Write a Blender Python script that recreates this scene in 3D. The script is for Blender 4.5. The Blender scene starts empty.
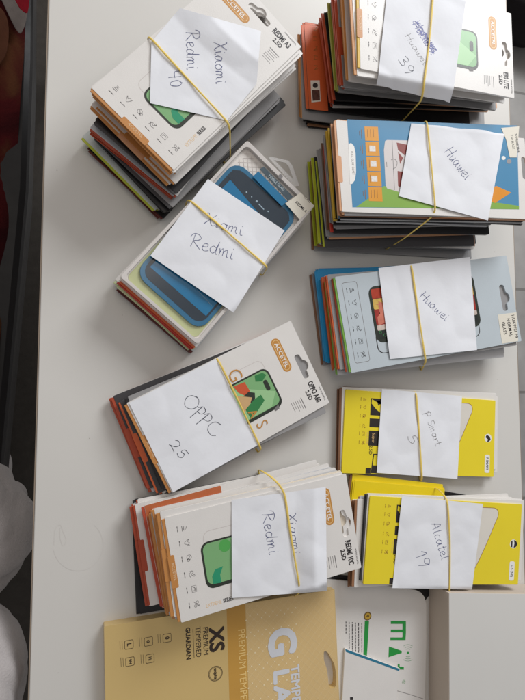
import bpy, bmesh, math, random
from mathutils import Vector, Matrix, noise as mnoise
random.seed(7)
sc = bpy.context.scene
col = sc.collection

# ------------------------------------------------------------------ camera geometry
F, NX, NY, CX, CY, H = 575.15, -0.336117, 0.073330, 262.5, 350.0, 0.6
_n = Vector((NX, NY, 1)).normalized()
AZ = -_n
AX = Vector((1, 0, 0)); AX = (AX - AX.dot(AZ)*AZ).normalized()
AY = AZ.cross(AX)
def bp(p, z=0.0):
    "measured photo point -> world x,y on the horizontal plane z"
    ray = Vector(((p[0]-CX)/F, (p[1]-CY)/F, 1.0))
    s = (z-H)/ray.dot(AZ)
    return Vector((ray.dot(AX)*s, ray.dot(AY)*s))
def S(r, g, b):
    f = lambda c: (c/255/12.92) if c/255 <= .04045 else ((c/255+.055)/1.055)**2.4
    return (f(r), f(g), f(b), 1)

# ------------------------------------------------------------------ materials
MATS = {}
def mat(name, color, rough=.5, spec=.5, noise=.06, nscale=60, bump=0.0, bscale=400, coat=0, trans=0, alpha=1, stretch=(1,1,1), sheen=0):
    if name in MATS: return MATS[name]
    m = bpy.data.materials.new(name); m.use_nodes = True
    nt = m.node_tree; b = nt.nodes['Principled BSDF']
    tc = nt.nodes.new('ShaderNodeTexCoord'); mp = nt.nodes.new('ShaderNodeMapping')
    mp.inputs['Scale'].default_value = stretch
    nt.links.new(tc.outputs['Object'], mp.inputs['Vector'])
    nz = nt.nodes.new('ShaderNodeTexNoise'); nz.inputs['Scale'].default_value = nscale; nz.inputs['Detail'].default_value = 5
    nt.links.new(mp.outputs['Vector'], nz.inputs['Vector'])
    mx = nt.nodes.new('ShaderNodeMix'); mx.data_type = 'RGBA'
    mx.inputs['A'].default_value = tuple(c*(1-noise) for c in color[:3])+(1,)
    mx.inputs['B'].default_value = tuple(min(1, c*(1+noise)) for c in color[:3])+(1,)
    nt.links.new(nz.outputs['Fac'], mx.inputs['Factor']); nt.links.new(mx.outputs['Result'], b.inputs['Base Color'])
    mr = nt.nodes.new('ShaderNodeMapRange'); mr.inputs['To Min'].default_value = max(0, rough-.07); mr.inputs['To Max'].default_value = min(1, rough+.07)
    nt.links.new(nz.outputs['Fac'], mr.inputs['Value']); nt.links.new(mr.outputs['Result'], b.inputs['Roughness'])
    b.inputs['Specular IOR Level'].default_value = spec
    b.inputs['Coat Weight'].default_value = coat; b.inputs['Coat Roughness'].default_value = .15
    b.inputs['Transmission Weight'].default_value = trans; b.inputs['Alpha'].default_value = alpha
    b.inputs['Sheen Weight'].default_value = sheen
    if bump:
        n2 = nt.nodes.new('ShaderNodeTexNoise'); n2.inputs['Scale'].default_value = bscale; n2.inputs['Detail'].default_value = 4
        nt.links.new(mp.outputs['Vector'], n2.inputs['Vector'])
        bn = nt.nodes.new('ShaderNodeBump'); bn.inputs['Strength'].default_value = bump; bn.inputs['Distance'].default_value = .001
        nt.links.new(n2.outputs['Fac'], bn.inputs['Height']); nt.links.new(bn.outputs['Normal'], b.inputs['Normal'])
    MATS[name] = m; return m
PAL = {
 'white':(226,222,218), 'paper':(236,237,242), 'tan':(196,134,72), 'orange':(208,96,48), 'rust':(176,72,42), 'rustred':(186,76,50),
 'maroon':(96,34,28), 'red':(190,52,36), 'lime':(178,186,40), 'paleg':(196,200,196), 'palegreen':(196,206,160), 'black':(26,24,26), 'dkgrey':(62,60,62),
 'grey':(150,148,148), 'ltgrey':(196,196,198), 'olive':(150,148,56), 'brown':(128,88,62), 'brown2':(156,110,78), 'yellow':(234,208,20), 'mustard':(214,172,42), 'bluegrey':(96,120,140),
 'peach':(214,160,120), 'blue':(30,146,202), 'green':(120,170,70), 'magenta':(186,60,130), 'teal':(40,120,150),
 'greyblue':(190,199,205), 'dkbrown':(62,52,50), 'cream2':(224,212,194), 'terra':(190,104,62), 'cream':(228,222,208),
}
def pm(k):
    r, g, b = PAL[k]
    return mat('card_'+k, S(r, g, b), rough=.42, spec=.45, noise=.05, nscale=35, bump=.08, bscale=900, coat=.12)
M_ink = mat('black_ink', S(40,36,38), .5, noise=.1)
M_greyink = mat('grey_ink', S(120,116,116), .5, noise=.1)
M_pen = mat('pen_ink', S(82,88,128), .5, noise=.25, nscale=900)
M_penblue = mat('blue_pen_ink', S(70,76,150), .5, noise=.25, nscale=900)
M_pend = mat('dark_pen_ink', S(66,70,84), .5, noise=.25, nscale=900)
M_paper = mat('note_paper', S(232,233,238), .8, .2, noise=.02, nscale=25, bump=.5, bscale=45)
M_band = mat('rubber', S(230,200,104), .55, .35, noise=.12, nscale=120, bump=.2, bscale=500)
M_gold = mat('gold_print', S(196,138,66), .4, noise=.08, nscale=120)
M_golddk = mat('gold_print_dark', S(150,98,46), .4, noise=.05)
M_goldlt = mat('gold_print_light', S(232,190,130), .4, noise=.05)
M_whiteink = mat('white_ink', S(238,236,232), .4, noise=.02)

# ------------------------------------------------------------------ mesh helpers
_tcache = {}
def text_mesh(s, offset=0.0, spacing=1.0):
    k = (s, offset, spacing)
    if k in _tcache: return _tcache[k]
    c = bpy.data.curves.new('t', 'FONT'); c.body = s; c.size = 1; c.align_x = 'CENTER'; c.align_y = 'CENTER'; c.offset = offset; c.resolution_u = 3; c.space_character = spacing
    o = bpy.data.objects.new('t', c); col.objects.link(o); bpy.context.view_layer.update()
    me = bpy.data.meshes.new_from_object(o.evaluated_get(bpy.context.evaluated_depsgraph_get()))
    vs = [v.co.copy() for v in me.vertices]; fs = [tuple(p.vertices) for p in me.polygons]
    bpy.data.objects.remove(o); bpy.data.curves.remove(c); bpy.data.meshes.remove(me)
    _tcache[k] = (vs, fs); return vs, fs
class MB:
    "collects shapes for one mesh object"
    def __init__(self): self.v = []; self.f = []
    def add(self, vs, fs):
        n = len(self.v); self.v += [tuple(v) for v in vs]; self.f += [tuple(i+n for i in f) for f in fs]
        return self
    def box(self, x0, y0, z0, x1, y1, z1):
        return self.add([(x0,y0,z0),(x1,y0,z0),(x1,y1,z0),(x0,y1,z0),(x0,y0,z1),(x1,y0,z1),(x1,y1,z1),(x0,y1,z1)],
            [(3,2,1,0),(4,5,6,7),(0,1,5,4),(1,2,6,5),(2,3,7,6),(3,0,4,7)])
    def loops(self, loops, z, thick=0.0):
        if len(loops) == 1:
            l = [tuple(p) for p in loops[0]]; n = len(l)
            if sum(l[i][0]*l[(i+1) % n][1]-l[(i+1) % n][0]*l[i][1] for i in range(n)) < 0: l = l[::-1]
            if thick <= 0: return self.add([(p[0], p[1], z) for p in l], [tuple(range(n))])
            return self.add([(p[0], p[1], z) for p in l]+[(p[0], p[1], z+thick) for p in l],
                [tuple(range(n-1, -1, -1)), tuple(range(n, 2*n))]+[(i, (i+1) % n, n+(i+1) % n, n+i) for i in range(n)])
        c = bpy.data.curves.new('t', 'CURVE'); c.dimensions = '2D'; c.fill_mode = 'BOTH'; c.extrude = thick/2
        for l in loops:
            s = c.splines.new('POLY'); s.points.add(len(l)-1); s.use_cyclic_u = True
            for i, p in enumerate(l): s.points[i].co = (p[0]*100, p[1]*100, 0, 1)
        c.extrude = thick*50
        o = bpy.data.objects.new('t', c); col.objects.link(o); bpy.context.view_layer.update()
        me = bpy.data.meshes.new_from_object(o.evaluated_get(bpy.context.evaluated_depsgraph_get()))
        self.add([(v.co.x/100, v.co.y/100, v.co.z/100+z+thick/2) for v in me.vertices], [tuple(p.vertices) for p in me.polygons])
        bpy.data.objects.remove(o); bpy.data.curves.remove(c); bpy.data.meshes.remove(me); return self
    def poly(self, pts, z):
        # planar polygon, normal up
        a = sum(pts[i][0]*pts[(i+1)%len(pts)][1]-pts[(i+1)%len(pts)][0]*pts[i][1] for i in range(len(pts)))
        if a < 0: pts = pts[::-1]
        return self.add([(p[0], p[1], z) for p in pts], [tuple(range(len(pts)))])
    def text(self, s, x, y, z, size, rot=0.0, sx=1.0, offset=0.0, spacing=1.0, bold=0.0):
        if bold:
            for k, (dx, dy) in enumerate(((1,0),(-1,0),(0,1),(0,-1),(.7,.7),(-.7,.7),(.7,-.7),(-.7,-.7))): self.text(s, x+dx*bold*size, y+dy*bold*size, z+4e-6*(k+1), size, rot, sx, offset, spacing)
        vs, fs = text_mesh(s, offset, spacing); c, sn = math.cos(rot), math.sin(rot); out = []
        for v in vs:
            a, b = v.x*size*sx, v.y*size
            p = (x+a*c-b*sn, y+a*sn+b*c)
            out.append((p[0], p[1], z))
        return self.add(out, fs)
    def ribbon(self, pts, w, z=None, var=0.0):
        "flat stroke through points; pts 2D with z or 3D"
        P = [Vector((p[0], p[1], z if z is not None else p[2])) for p in pts]
        n = len(P); vs = []; fs = []; w0 = w
        for i in range(n):
            w = w0*(1+var*math.sin(i*.9+P[0].x*900)*math.sin(i*.37+2))
            d = (P[min(i+1, n-1)]-P[max(i-1, 0)]); d.z = 0
            if d.length < 1e-9: d = Vector((1, 0, 0))
            d.normalize(); s = Vector((-d.y, d.x, 0))*w/2
            vs += [P[i]+s, P[i]-s]
        for i in range(n-1): fs.append((2*i+1, 2*i+3, 2*i+2, 2*i))
        return self.add(vs, fs)
    def build(self, name, m, parent=None, bevel=0, smooth=False):
        me = bpy.data.meshes.new(name); me.from_pydata(self.v, [], self.f); me.update()
        o = bpy.data.objects.new(name, me); col.objects.link(o); me.materials.append(m)
        if smooth:
            for p in me.polygons: p.use_smooth = True
        if bevel:
            b = o.modifiers.new('bevel', 'BEVEL'); b.width = bevel; b.segments = 2; b.limit_method = 'ANGLE'
        if parent: o.parent = parent
        return o
def tag(o, label=None, cat=None, group=None, kind=None):
    if label: o['label'] = label
    if cat: o['category'] = cat
    if group: o['group'] = group
    if kind: o['kind'] = kind
    return o
def empty(name, loc, rz=0):
    o = bpy.data.objects.new(name, None); col.objects.link(o); o.location = loc; o.rotation_euler = (0, 0, rz); o.empty_display_size = .02
    return o
def rrect(x0, y0, x1, y1, r, n=5):
    out = []
    for cx, cy, a0 in ((x1-r, y1-r, 0), (x0+r, y1-r, 90), (x0+r, y0+r, 180), (x1-r, y0+r, 270)):
        for k in range(n+1):
            a = math.radians(a0+90*k/n); out.append((cx+r*math.cos(a), cy+r*math.sin(a)))
    return out
def circ(x, y, r, n=18): return [(x+r*math.cos(2*math.pi*k/n), y+r*math.sin(2*math.pi*k/n)) for k in range(n)]
def smooth_pts(pts, k=5):
    if len(pts) < 3: return pts
    out = []
    for i in range(len(pts)-1):
        p0 = pts[max(i-1, 0)]; p1 = pts[i]; p2 = pts[i+1]; p3 = pts[min(i+2, len(pts)-1)]
        for j in range(k):
            t = j/k
            out.append(tuple(.5*((2*p1[d])+(-p0[d]+p2[d])*t+(2*p0[d]-5*p1[d]+4*p2[d]-p3[d])*t*t+(-p0[d]+3*p1[d]-3*p2[d]+p3[d])*t**3) for d in range(len(p1))))
    out.append(tuple(pts[-1])); return out

# ------------------------------------------------------------------ packages
class Card:
    "local frame: x across (portrait left->right), y from spine to head; mm coordinates (a, b) start at the spine-left corner"
    def __init__(self, name, cx, cy, th, z0, t, L, W, label, cat='package', group=None):
        self.L, self.W, self.t, self.z0 = L, W, t, z0
        self.cx, self.cy, self.th = cx, cy, th
        self.root = tag(empty(name, (cx, cy, z0), th-math.pi/2), label, cat, group)
        self.top = t
    def p(self, a, b): return (a/1000-self.W/2, b/1000-self.L/2)
    def P(self, pts): return [self.p(*q) for q in pts]
    def pl(self, px, dz=0):
        "photo point -> local xy on this card's top"
        w = bp(px, self.z0+self.top+dz)-Vector((self.cx, self.cy)); r = -(self.th-math.pi/2)
        return (w.x*math.cos(r)-w.y*math.sin(r), w.x*math.sin(r)+w.y*math.cos(r))
    def PL(self, pts): return [self.pl(q) for q in pts]
    def z(self, k=1): return self.top+.00005*k
def HOLE(a, b, s=1.0):
    h = [(a+dx*s, b+dy*s) for dx, dy in rrect(-14, -3.3, 14, 3.3, 2.6, 4)]
    out = []
    for p in h:
        out.append(p)
    # insert the round bump on the head side (rrect starts at the head-right corner and runs to head-left)
    n = 5; bump = [(a+6.2*s*math.cos(math.radians(t))*1.0, b+(2.0+6.2*math.sin(math.radians(t)))*s) for t in range(14, 167, 13)]
    return h[:n]+bump+h[n:]
def sleeve(c, m, hole=None, inset=0.0, name='sleeve', z0=0.0, z1=None, r=.0012, b0=0, b1=None):
    W, L = c.W*1000, c.L*1000
    if b1 is None: b1 = L
    lo = [c.P(rrect(inset, b0, W-inset, b1, r*1000, 2))]
    if hole: lo.append(c.P(hole))
    z1 = c.top if z1 is None else z1
    return MB().loops(lo, z0, z1-z0).build(name, m, c.root, bevel=.00022)
def tray(c, m, d=3.0, tab=None, tabm=None):
    "coloured inner tray showing past the spine end of the sleeve"
    W = c.W*1000
    MB().box(*c.p(1.0, -d), .0003, *c.p(W-1.0, 1.0), c.top-.0004).build('tray', m, c.root, bevel=.0004)
    if tab:
        a0, a1 = tab
        o = MB().loops([c.P(rrect(a0, -d-.2, a1, 3.2, 1.4, 3))], c.top-.0003, .00042).build('tab', tabm or m, c.root)
        return o
def place_spine(TL, BL, z, W, L, BR=None):
    a, b = bp(TL, z), bp(BL, z)
    mid = (a+b)/2; d = (a-b).normalized(); u = Vector((d.y, -d.x))
    if BR is not None: L = max(.12, (bp(BR, z)-b).dot(u))
    c = mid+u*L/2
    return c.x, c.y, math.atan2(u.y, u.x), L
_o1 = 'zeroth topmost second third fourth fifth sixth seventh eighth ninth tenth eleventh twelfth thirteenth fourteenth fifteenth sixteenth seventeenth eighteenth nineteenth'.split()
_t = {20:('twentieth','twenty'), 30:('thirtieth','thirty'), 40:('fortieth','forty')}
ORD = _o1+[_t[n//10*10][0] if n % 10 == 0 else _t[n//10*10][1]+'-'+('first' if n % 10 == 1 else _o1[n % 10]) for n in range(20, 50)]
CN = {'tan':'tan','orange':'orange','rust':'rust-red','rustred':'rust-red','maroon':'dark red','red':'red','lime':'lime green','paleg':'pale grey','palegreen':'pale green','black':'black','dkgrey':'dark grey',
 'grey':'grey','ltgrey':'light grey','olive':'olive','brown':'brown','brown2':'light brown','yellow':'yellow','mustard':'mustard','bluegrey':'blue-grey','peach':'peach','blue':'blue','green':'green','magenta':'magenta','teal':'teal','white':'white','greyblue':'pale grey', 'dkbrown':'dark brown', 'cream2':'cream', 'terra':'terracotta'}
def layers(where, N, t, groups, W=.1):
    "groups bottom to top, stretched so that the stack with its top package counts N"
    tot = sum(g[0] for g in groups); acc = 0; done = 0; G2 = []
    for g in groups:
        acc += g[0]; want = max(done+1, round(acc*(N-1)/tot)); G2.append((want-done,)+tuple(g[1:])); done = want
    groups = G2; n = done+1; i = 0
    for cnt, sp0, bd0, TL, BL, LL in groups:
        for k in range(cnt):
            sp, bd = sp0, bd0
            if cnt > 1 and k < cnt-1 and not bd.startswith('panel') and random.random() < (.5 if bd != 'white' else .3): bd = random.choice(['white','ltgrey','white','grey','dkgrey','brown2','peach'] if bd != 'white' else ['ltgrey','white','cream2'])
            z0 = i*t+.0006
            BR = LL if isinstance(LL, tuple) else None
            x, y, th, L = place_spine(TL, BL, z0+t, W, .19 if BR else LL, BR)
            j = .0017 if cnt > 1 else .0002
            rj = random.uniform(-1.4, 1.4) if cnt > 1 else 0
            L += random.uniform(-.004, .001) if cnt > 1 else 0
            u = Vector((math.cos(th), math.sin(th)))
            x += u.x*random.uniform(-j, j)-u.y*random.uniform(-j, j)*1.1; y += u.y*random.uniform(-j, j)+u.x*random.uniform(-j, j)*1.1
            th += math.radians(rj)
            bn_ = bd.replace('panel', '')
            look = CN[sp]+(' package' if sp == bn_ else '-edged '+CN[bn_]+' package')
            c = Card('screen_protector_package', x, y, th, z0, t*.93, L, W, f'{look}, {ORD[n-i]} from the top of {where}', 'package', 'screen protector packages stacked on the table')
            face, body = (bd[5:], 'white' if 'rust' in bd else 'black') if bd.startswith('panel') else (None, bd)
            sleeve(c, pm(body), HOLE(50, L*1000-11.4) if bd == 'white' and W > .098 and W < .102 else None)
            if face: MB().loops([c.P(rrect(.3, .2, W*1000-.3, {'orange':24,'rustred':78}.get(face, 30), .8, 2))], c.z(1), 0).build('printed_panel', pm({'rustred':'terra'}.get(face, face)), c.root)
            tabbed = sp in ('tan', 'orange', 'rust', 'peach', 'rustred') and W < .105
            tray(c, pm(sp), d=random.uniform(1.4, 3.6), tab=(35, 66) if tabbed and random.random() < .55 else None, tabm=pm('peach') if sp == 'tan' and k % 2 else pm(sp))
            i += 1
    return i*t+.0006

def icons(c, A, B, cap, s=1.0, m=None, name='icons', up=True):
    "a row of small line icons, each with a caption line"
    mb = MB(); z = c.z(1)
    def L(pts, w=.42): mb.ribbon(c.P(smooth_pts(pts, 3)), w*s/1000, z)
    def ring(a, b, r, w=.42): mb.ribbon(c.P(circ(a, b, r, 14)+[(a+r, b)]), w/1000, z)
    for i, a in enumerate(A):
        q = lambda pts: [(a+x*s, B+y*s) for x, y in pts]
        if i % 6 == 0:
            for k in range(4): mb.ribbon(c.P(q([(-2.6+k*.5, -2.4+k*1.5), (2.6-k*.5, -2.4+k*1.5)])), .6*s/1000, z)
        elif i % 6 == 1:
            L(q([(-3, 2.6), (0, -2.6), (3, 2.6)])); mb.ribbon(c.P(q([(-3, 2.6), (-.8, .6), (.8, 2.8), (3, .4)])), .5*s/1000, z)
        elif i % 6 == 2:
            ring(a-.8*s, B, 2.3*s); ring(a+1.6*s, B-1*s, 1.3*s); L(q([(-2, 1.5), (1.5, -2)]))
        elif i % 6 == 3:
            L(q([(-3, -2), (-1, 1.8), (.5, -.5), (3, 2.2)])); L(q([(-3, 1), (0, -2.4), (3, -1.5)])); ring(a+2*s, B+2*s, .8*s)
        elif i % 6 == 4:
            mb.ribbon(c.P(q([(-3, -2.2), (3, -2.2), (3, 2.2), (-3, 2.2), (-3, -2.2)])), .45*s/1000, z); L(q([(-2, -1), (0, 1.2), (2, -1)])); L(q([(-2, .8), (2, .8)]))
        else:
            ring(a-1.5*s, B+1*s, 1.2*s); ring(a+1.6*s, B-1*s, 1.2*s); ring(a+1.6*s, B+2*s, .8*s); L(q([(-2.8, -2.4), (2.8, 2.6)]))
        for k in range(6):
            if k % 3 != 2: mb.ribbon(c.P([(a-3*s+k*1.0*s, cap), (a-2.3*s+k*1.0*s, cap)]), .9*s/1000, z)
        mb.ribbon(c.P([(a-3.2*s, cap-.1), (a+2.8*s, cap-.1)]), .35*s/1000, z)
    return mb.build(name, m or M_greyink, c.root)

M_screen = mat('phone_green', S(128,178,122), .35, noise=.06, nscale=25)
M_screen_lt = mat('phone_green_light', S(156,200,146), .35, noise=.05, nscale=25)
M_green2 = mat('phone_green_deep', S(52,128,72), .35, noise=.08, nscale=60)
M_tealg = mat('phone_green_teal', S(40,150,110), .35, noise=.05)
M_coral = mat('phone_coral', S(206,88,52), .35, noise=.08, nscale=90)
M_sand = mat('phone_sand', S(206,168,120), .35, noise=.08, nscale=90)
M_frame = mat('phone_frame_print', S(46,52,44), .35, noise=.1)
M_ghost = mat('glass_outline_print', S(206,198,194), .35, noise=.02)
M_engr = mat('engraved_tan', S(226,190,150), .45, noise=.05)

def accetel(c, model, sub, spine='tan', glass=True, art='c', faded=False):
    sleeve(c, pm('white'), HOLE(50, 182.5))
    tb = tray(c, pm(spine), 3.0, (36, 67), pm('tan'))
    t2 = MB(); t2.text('ACCETEL', *c.p(51.5, .7), c.top+.0002, .0036, sx=1.15, offset=.01); t2.build('tab_lettering', M_engr, tb)
    # logo pill
    pl = MB().loops([c.P(rrect(9.5, 161.8, 48, 172.2, 5.1, 6))], c.z(1)-.00003, .00005).build('logo_badge', M_gold, c.root)
    MB().loops([c.P(rrect(11.2, 163.3, 46.3, 170.7, 3.6, 6)), c.P(rrect(11.9, 164, 45.6, 170, 2.9, 6))], c.z(2), 0).build('badge_line', M_goldlt, pl)
    MB().text('ACCETEL', *c.p(28.8, 167.0), c.z(3), .0062, sx=1.1, offset=.015).build('badge_lettering', M_whiteink, pl)
    # phone picture
    g = MB().loops([c.P(rrect(22, 33, 64, 144, 7, 5)), c.P(rrect(22.5, 33.5, 63.5, 143.5, 6.6, 5))], c.z(1), 0).build('glass_outline', M_ghost, c.root)
    ph = MB().loops([c.P(rrect(32, 29, 77, 146, 8, 6))], c.z(2), 0).build('phone_picture', M_frame, c.root)
    MB().loops([c.P(rrect(33.8, 31, 73.5, 144, 6.6, 6))], c.z(3), 0).build('phone_screen', M_screen, ph)
    MB().loops([c.P([(34.2, 60), (72.5, 75), (73.2, 132), (60, 143.5), (40, 110)])], c.z(4), 0).build('screen_sheen', M_screen_lt, ph)
    MB().loops([c.P(rrect(44, 135.2, 56, 140, 2.3, 4))], c.z(6), 0).build('camera_island', M_frame, ph)
    d = MB()
    d.loops([c.P([(74, 44), (66, 44), (59, 48), (60, 40), (66, 36), (73, 36)])], c.z(5), 0)
    d.build('screen_shape_teal', M_tealg, ph)
    MB().loops([c.P(circ(40, 53, 6))], c.z(5), 0).build('screen_shape_leaf', mat('leaf', S(84,170,84), .35), ph)
    if glass:
        MB().loops([c.P([(34.5, 104), (43, 106), (50, 112), (47, 118), (36, 117)])], c.z(5), 0).build('screen_shape_coral', M_coral, ph)
        MB().loops([c.P([(50, 104), (56, 106), (60, 118), (51, 122), (47, 116)])], c.z(6), 0).build('screen_shape_dark', M_frame, ph)
        MB().loops([c.P([(45, 103), (64, 103), (60, 111), (54, 117)])], c.z(7), 0).build('screen_shape_sand', M_sand, ph)
        MB().loops([c.P([(62, 105), (72, 106), (71, 113), (63, 128), (56, 127), (57, 118)])], c.z(8), 0).build('screen_shape_leafy', M_green2, ph)
        MB().loops([c.P([(35, 130), (41, 128), (44, 135), (40, 142), (36, 139)])], c.z(5), 0).build('screen_shape_top', M_green2, ph)
        gl = MB(); gl.text('G', *c.p(25, 110.5), c.z(9), .021, sx=.9, offset=-.01); gl.text('A', *c.p(69.5, 110), c.z(9), .013, sx=.9, offset=.02); gl.text('S', *c.p(84, 113.5), c.z(9), .019, sx=.85, offset=-.01)
        gl.build('large_lettering', M_gold, c.root)
    # feet of the glass picture
    MB().loops([c.P([(74, 140), (78.5, 139), (79, 134), (76.5, 133)])], c.z(3), 0).build('corner_print', M_greyink, ph)
    icons(c, [14, 28, 43, 58, 72.5, 87], 17, 10.2)
    k = MB(); k.text(model, *c.p(81, 183), c.z(2), .0086, sx=.62 if len(model) > 7 else .75, offset=.035); k.text(sub, *c.p(81.5, 175.6), c.z(2), .0066, sx=.85, offset=.035)
    k.text('WWW.ACCETEL', *c.p(87, 190.6), c.z(2), .0022, sx=1.0, offset=.01)
    k.build('model_lettering', M_ink if not faded else M_greyink, c.root)
    k = MB(); rr = random.Random(3)
    for r_ in range(6):
        b = 166-r_*2.5; w = [13, 12, 10.5, 12.5, 9, 11][r_]
        k.ribbon(c.P([(79.5, b), (79.5+w, b)]), (.9 if r_ == 0 else .5)/1000, c.z(1))
    k.build('small_print', M_greyink, c.root)
    k = MB(); k.text('EXTREME', *c.p(91.8, 33.5), c.z(1), .0052, rot=math.pi/2, sx=.72, offset=-.01); k.build('series_lettering', M_goldlt if not faded else M_golddk, c.root)
    k = MB(); k.text('SERIES', *c.p(91.8, 48), c.z(1), .0052, rot=math.pi/2, sx=.72, offset=.03); k.build('series_lettering', M_ink, c.root)

FITTED = {  # centre x, y, heading, top height
 'A': (.1144, .3117, .8456, .0797), 'B': (.3706, .3797, .006, .0971), 'O': (.1626, -.0111, .4726, .0214), 'C': (.1926, -.1518, .1699, .0435),
 'H': (.3987, .0943, .1767, .035), 'P': (.3969, -.0503, -.066, .0111), 'Y': (.413, -.1707, -.1047, .0309)}
def top_card(k, t, L, W, label):
    x, y, th, zt = FITTED[k]
    return Card('screen_protector_package', x, y, th, zt-t, t, L, W, label, 'package', 'screen protector packages stacked on the table')

# ---- stack A (upper left, marked 40)
tA = .0797/40
layers('the stack marked 40', 40, tA, [
 (2, 'maroon', 'black', (92.6,151), (159,215), .19),
 (2, 'lime', 'paleg', (85.7,139.4), (155,208), .185),
 (3, 'black', 'black', (97,140), (166,211), (294,112)),
 (2, 'dkgrey', 'grey', (99,136), (169,205), (289,108)),
 (2, 'rust', 'ltgrey', (91.4,131), (172.5,196), (286,103)),
 (3, 'dkgrey', 'black', (101,126), (172,188.5), (272,101)),
 (3, 'tan', 'white', (93.6,106), (170,183), .194),
 (6, 'tan', 'white', (91.5,91), (174,174.5), .194)])
cA = top_card('A', tA, .1939, .1, 'white package with green phone picture under the folded note marked 40')
accetel(cA, 'REDMI A3', '2.5D', glass=False)
# ---- stack B (upper right corner, marked 39)
tB = .0971/39
layers('the stack marked 39', 39, tB, [
 (2, 'black', 'black', (304,38), (307,127), (470,128)),
 (2, 'tan', 'grey', (300,34), (303,119), (486,124)),
 (2, 'orange', 'panelorange', (303.7,21.7), (307.5,107.4), (470,122)),
 (4, 'rust', 'black', (321,19), (332,104), (489,117)),
 (3, 'rust', 'black', (326,11), (336,98), (489,115)),
 (3, 'olive', 'grey', (331,5), (338.5,91), (497,110)),
 (3, 'rust', 'grey', (334,-3), (342,85), (497,108)),
 (4, 'tan', 'white', (342,-12), (348,80), (506,106)),
 (4, 'tan', 'white', (352,-18), (358,73), (511,102))])
cB = top_card('B', tB, .1939, .1, 'white package with green phone picture under the note marked 39')
accetel(cB, 'E30 LITE', '2.5D', spine='mustard', glass=False)
# printed face of the orange package that sticks out of this stack
# ---- stack O (marked 25)
tO = .0214/10
layers('the stack marked 25', 10, tO, [
 (1, 'rust', 'rust', (125.6,391.5), (163,483), .17),
 (2, 'rust', 'dkgrey', (113,403), (149.5,488), .187),
 (1, 'orange', 'dkgrey', (121,402), (161,493), .19),
 (1, 'black', 'grey', (125.5,401), (166.5,494), .192)])
cO = top_card('O', tO, .1939, .1, 'white package with green phone picture and gold lettering on the stack marked 25')
accetel(cO, 'OPPO A60', '2.5D', glass=True)
# ---- stack C (above the gold box)
tC = .0435/22
layers('the stack touching the gold box', 22, tC, [
 (1, 'black', 'black', (135,504), (139.5,626), .16),
 (1, 'black', 'black', (134.5,498.5), (148,603), .188),
 (1, 'dkgrey', 'grey', (138,497.5), (152,604), .188),
 (2, 'rust', 'white', (134.5,504), (148,603), .186),
 (2, 'rustred', 'panelrustred', (144,503.5), (163,609), .188),
 (3, 'tan', 'white', (152,511), (170,615), .194),
 (2, 'tan', 'white', (158,514.5), (175,619), .194)])
cC = top_card('C', tC, .1939, .1, 'white package with green phone picture whose corner overlaps the gold box')
accetel(cC, 'REDMI 10C', '2.5D', glass=False, faded=False)

# ---- stack H (grey top)
tH = .035/14
layers('the pale grey topped stack', 14, tH, [
 (1, 'brown', 'grey', (313.4,287), (322,352), (488,358)),
 (2, 'blue', 'blue', (318,274), (327,359), (493,357)),
 (2, 'orange', 'ltgrey', (322,281), (332.5,368), (498,354)),
 (1, 'green', 'ltgrey', (327,285), (337,371), (505,350)),
 (1, 'magenta', 'grey', (329,279), (341.5,368), (505,349)),
 (1, 'orange', 'grey', (327.5,276.6), (339,368), (504,349)),
 (1, 'rust', 'grey', (333,279), (347,371.5), (517,346))], W=.1055)
cH = top_card('H', tH, .2362, .1067, 'pale grey package with black-framed phone picture and hang slot, on its own stack')
sleeve(cH, pm('greyblue'), HOLE(51, 220.5, 1.15))
tray(cH, pm('green'), 2.2)
MB().loops([cH.P(rrect(7.6, 6.5, 97.6, 25.5, 3, 4)), cH.P(rrect(8.1, 7, 97.1, 25, 2.6, 4))], cH.z(1), 0).build('icon_frame', M_greyink, cH.root)
icons(cH, [17, 31, 46, 60, 74, 89], 18, 11.5, 1.0, M_ink)
ph = MB().loops([cH.P(rrect(16, 37.5, 80, 181.5, 9, 6))], cH.z(2), 0).build('phone_picture', M_frame, cH.root)
b_ = MB(); b_.loops([cH.P(rrect(66, 37, 92, 178, 8, 6)), cH.P(rrect(66.8, 38.2, 91.2, 177, 7.4, 6))], cH.z(1), 0); b_.build('glass_outline', M_ink, cH.root)
for nm, (a0, a1, b0, b1), c_ in (('red',(19,30,41,178),(176,60,38)), ('amber',(30.4,42,41,178),(214,176,90)), ('crimson',(42,60,41,178),(160,52,44)), ('pale',(60,66,41,178),(206,190,180)), ('night',(66,76,41,178),(38,44,40))):
    MB().loops([cH.P(rrect(a0, b0, a1, b1, 1.5, 3))], cH.z(3), 0).build('picture_band', mat('picture_'+nm, S(*c_), .35, noise=.45, nscale=140), ph)
d_ = MB()
for k in range(7): d_.ribbon(cH.P(circ(68+(k%2)*4, 44+k*5, 1.6, 8)), .0005, cH.z(4))
d_.build('picture_pattern', mat('picture_green', S(60,150,80), .4), ph)
rr = random.Random(5); d_ = MB()
for k in range(10): d_.poly(cH.P([(rr.uniform(33,58)+x*3, rr.uniform(42,70)+y*3) for x, y in ((0,0),(1,.2),(.8,1.1),(.1,.9))]), cH.z(4)+k*1e-6)
d_.build('picture_pattern', mat('picture_pink', S(206,120,100), .4, noise=.3, nscale=200), ph)
st = MB().loops([cH.P([(70,207.5), (105.5,206.5), (106,231), (71,236)])], cH.z(2), .0001).build('price_sticker', pm('cream'), cH.root)
k = MB()
for s_, b in (('HUAWEI P9', 229.5), ('NORMAL', 221.5), ('GLASS', 213.5)): k.text(s_, *cH.p(87.5, b), cH.z(4)+.00004, .0062, sx=.8, offset=.02, spacing=1.15)
k.build('sticker_lettering', M_ink, st)

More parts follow.
